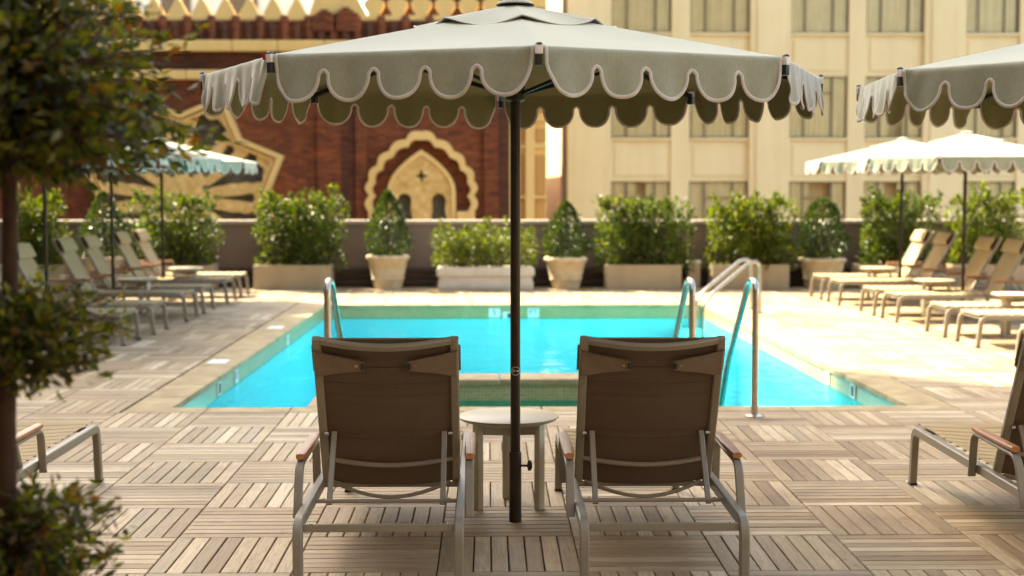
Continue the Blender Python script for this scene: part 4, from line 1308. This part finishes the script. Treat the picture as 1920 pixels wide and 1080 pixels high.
for i, (xy, rz, s, lab) in enumerate(U_SPOTS):
    o = uproto if i == 0 else copy_tree(uproto)
    o.location = (xy[0], xy[1], 0.001); o.rotation_euler = (0, 0, R(rz)); o.scale = (s, s, s); o['label'] = lab
# printed mark on the main pole: a white oval ring with digits
zc = at(966, 696, 6.78).z
mk = []
for q in np.linspace(0, 2 * math.pi, 33)[:-1]:
    a = R(-90) + .95 * math.cos(q); mk.append((.0246 * math.cos(a), .0246 * math.sin(a), zc + .0195 * math.sin(q)))
mo = MB().tube(mk, .0011, 5, (0, 0, 1), True).build('printed_mark', 'white', uproto)
for ch, off in (('5', -.55), ('1', -.20)):
    a = R(-90) + off
    text_obj('digit', ch, .019, 'white', mo, Matrix.Translation((.0243 * math.cos(a), .0243 * math.sin(a), zc)) @ Matrix.Rotation(a + R(90), 4, 'Z') @ Matrix.Rotation(R(90), 4, 'X'), .0004)
wv = [(.0246 * math.cos(R(-90) + .12 + .6 * q), .0246 * math.sin(R(-90) + .12 + .6 * q), zc + .003 * math.sin(q * 9)) for q in np.linspace(0, 1, 14)]
MB().tube(wv, .0016, 5).build('wave_mark', 'white', mo)
for o in [mo] + list(mo.children): pass

# ------------------------------------------------------------------ steel handrails
def rail(x, lab):
    t = thing('pool_handrail', lab, 'handrail', (x, 9.93, 0), group='steel pool handrails')
    p = fillet([(0, 0, 0), (0, 0, .955), (0, .24, .955), (0, 1.12, .25), (0, 1.75, -.55)], .13, 8)
    MB().tube(p, .0245, 16, (1, 0, 0)).build('tube', 'steel', t, True, 60)
    MB().lathe([(.024, 0), (.068, 0), (.068, .008), (.050, .016), (.028, .022)], sides=24).build('base_flange', 'steel', t, True, 40)
rail(-1.12, 'steel handrail hoop at the shaded corner of the spa')
rail(1.437, 'steel handrail hoop just above the back of the second lounger')
rail(1.884, 'tall steel handrail with round foot plate standing clear on the deck')
t = thing('stair_rail', 'twin-tube curved steel stair rail at the far sunny pool corner', 'handrail', (3.5, 18.15, 0))
for dy in (0, .60):
    p = fillet([(0, dy, 0), (-.02, dy - .02, .66), (-.16, dy - .10, .66), (-.74, dy - .72, .30), (-.86, dy - .82, .16), (-.86, dy - .82, -.5)], .12, 7)
    MB().tube(p, .0225, 14, (0, 1, 0)).build('tube', 'steel', t, True, 60)
    MB().lathe([(.024, 0), (.06, 0), (.06, .008), (.028, .02)], (0, dy, 0), 20).build('base_flange', 'steel', t, True, 40)

# ------------------------------------------------------------------ depth markers and fittings of the pool
def wall_plate(name, lab, px, py0, py1, wpx, text):
    Y = FY - .006
    a = at(px - wpx / 2, py1, Y); b = at(px + wpx / 2, py0, Y)
    o = thing(name, lab, 'depth marker', ((a.x + b.x) / 2, Y, WZ + .065), group='pool depth markers')
    MB().cbox(-(b.x - a.x) / 2, (b.x - a.x) / 2, -.004, .004, -.062, .062, .002).build('plate', 'marker', o)
    text_obj('lettering', text, .115, 'ink', o, Matrix.Translation((0, -.005, 0)) @ Matrix.Rotation(R(90), 4, 'X'))
wall_plate('depth_marker', 'white depth tile reading 5 on the far pool wall', 927, 577, 593, 21, '5')
wall_plate('depth_marker', 'white depth tile reading FT on the far pool wall', 1000, 577, 593, 21, 'FT')
sk = thing('pool_skimmer', 'small dark skimmer opening in a pale plate beside the pole on far pool wall', 'skimmer', (at(955, 590, FY).x, FY - .008, WZ + .03))
MB().cbox(-.09, .09, -.004, .006, -.05, .05, .003).build('plate', 'marker', sk)
MB().cbox(-.03, .085, -.008, -.0045, -.03, .03, .002).build('opening', 'ink', sk)
def side_plate(lab, px, py, side, text, cat='depth marker'):
    # on the long walls, at the pixel of the wall top
    g = gp(px, py, WZ + .07)
    y = g.y; x = edge_x(side, y) + (-OV + .006 if side < 0 else OV - .006)
    o = thing('depth_marker' if text else 'wall_light', lab, cat, (x, y, WZ + .07), R(90) if side < 0 else R(-90), 'pool depth markers' if text else None)
    MB().cbox(-.075, .075, -.004, .004, -.062, .062, .002).build('plate', 'marker', o)
    if text: text_obj('lettering', text, .11, 'ink', o, Matrix.Translation((0, -.005, 0)) @ Matrix.Rotation(R(90), 4, 'X'))
    else: MB().cbox(-.04, .04, -.008, -.0045, -.045, .045, .003).build('lens', 'ink', o)
side_plate('white depth tile reading FT on the shaded pool wall', 434, 705, -1, 'FT')
side_plate('square dark-lens pool fitting on the shaded pool wall', 409, 728, -1, '', 'pool light')
side_plate('white depth tile on the shaded pool wall near the far corner', 537, 637, -1, '5')
side_plate('square dark-lens pool fitting on the bright pool wall', 1587, 733, 1, '', 'pool light')
side_plate('white depth tile on the bright pool wall', 1552, 708, 1, 'FT')
def cop_tile(px, py, lab):
    g = gp(px, py, .004)
    tag(MB().cbox(-.085, .085, -.15, .15, -.001, .003, .001).build('warning_tile', 'marker'), lab, 'marker', 'white tiles set in the coping').location = (g.x, g.y, .004)
cop_tile(410, 678, 'white square tile set in the shaded coping, nearer one')
cop_tile(517, 614, 'white square tile set in the shaded coping, farther one')

# ------------------------------------------------------------------ tiered tree close to the camera
rng = np.random.default_rng(77); random.seed(77)
TX, TY = at(14, 600, 3.3).x, 3.3
tree = thing('tiered_tree', 'dark blurred tiered tree with slim trunk close to the camera', 'tree', (TX, TY, 0))
ptree = MB().lathe([(0, 0), (.20, 0), (.21, .02), (.27, .40), (.295, .41), (.295, .47), (.25, .47), (.24, .44), (0, .43)], sides=32).build('pot', 'urn', tree, True, 40)
MB().lathe([(0, .44), (.245, .441)], sides=24).build('soil', 'soil', tree)
tp = [Vector((0, 0, .43))]
for z in np.linspace(.6, 2.35, 12): tp.append(Vector((.008 * math.sin(z * 5), .01 * math.cos(z * 4), z)))
MB().taper(tp, list(np.linspace(.026, .012, len(tp))), 10).build('trunk', 'bark', tree, True, 60)
def tier(name, cz, rx, rz, ntw, nl, leaf, dense=1.0, offx=0.0):
    tw = MB(); P, D = [], []
    for k in range(ntw):
        u = rng.normal(size=3); u /= np.linalg.norm(u)
        tip = np.array([offx + u[0] * rx, u[1] * rx, cz + u[2] * rz]) * 1.0
        q = rng.uniform(.72, 1.08)
        base = np.array([0, 0, cz + u[2] * rz * .35 - .05])
        tip = base + (tip - base) * q
        bend = (base + tip) / 2 + np.array([0, 0, rng.uniform(-.02, .06)]) + rng.normal(size=3) * .02
        if k % 3 == 0: tw.taper([Vector(base), Vector(bend), Vector(tip)], [.006, .004, .0018], 5)
        t_ = rng.uniform(.18, 1.0, nl)[:, None]
        c = (1 - t_) ** 2 * base + 2 * t_ * (1 - t_) * bend + t_ ** 2 * tip
        dr = (tip - base) / np.linalg.norm(tip - base)
        P.append(c + rng.normal(size=(nl, 3)) * .014); D.append(dr[None] * .8 + rng.normal(size=(nl, 3)) * .75 + np.array([[0, 0, -.1]]))
    tw.build('twigs', 'bark', tree)
    leaves_mesh('foliage', np.concatenate(P), np.concatenate(D), leaf, 'leaftree', tree, .40, .3)
def tpx(x, y):
    p = at(x, y, TY); return p.x - TX, p.z
zz = tpx(0, 120)[1]
tier('top', zz, .44, .265, 480, 17, .040, offx=.0)
tier('spray', tpx(0, 245)[1], .47, .11, 130, 14, .043, offx=.04)
tier('mid', tpx(0, 625)[1], .27, .125, 190, 13, .036)
tier('low', tpx(0, 1010)[1], .27, .145, 190, 13, .036)
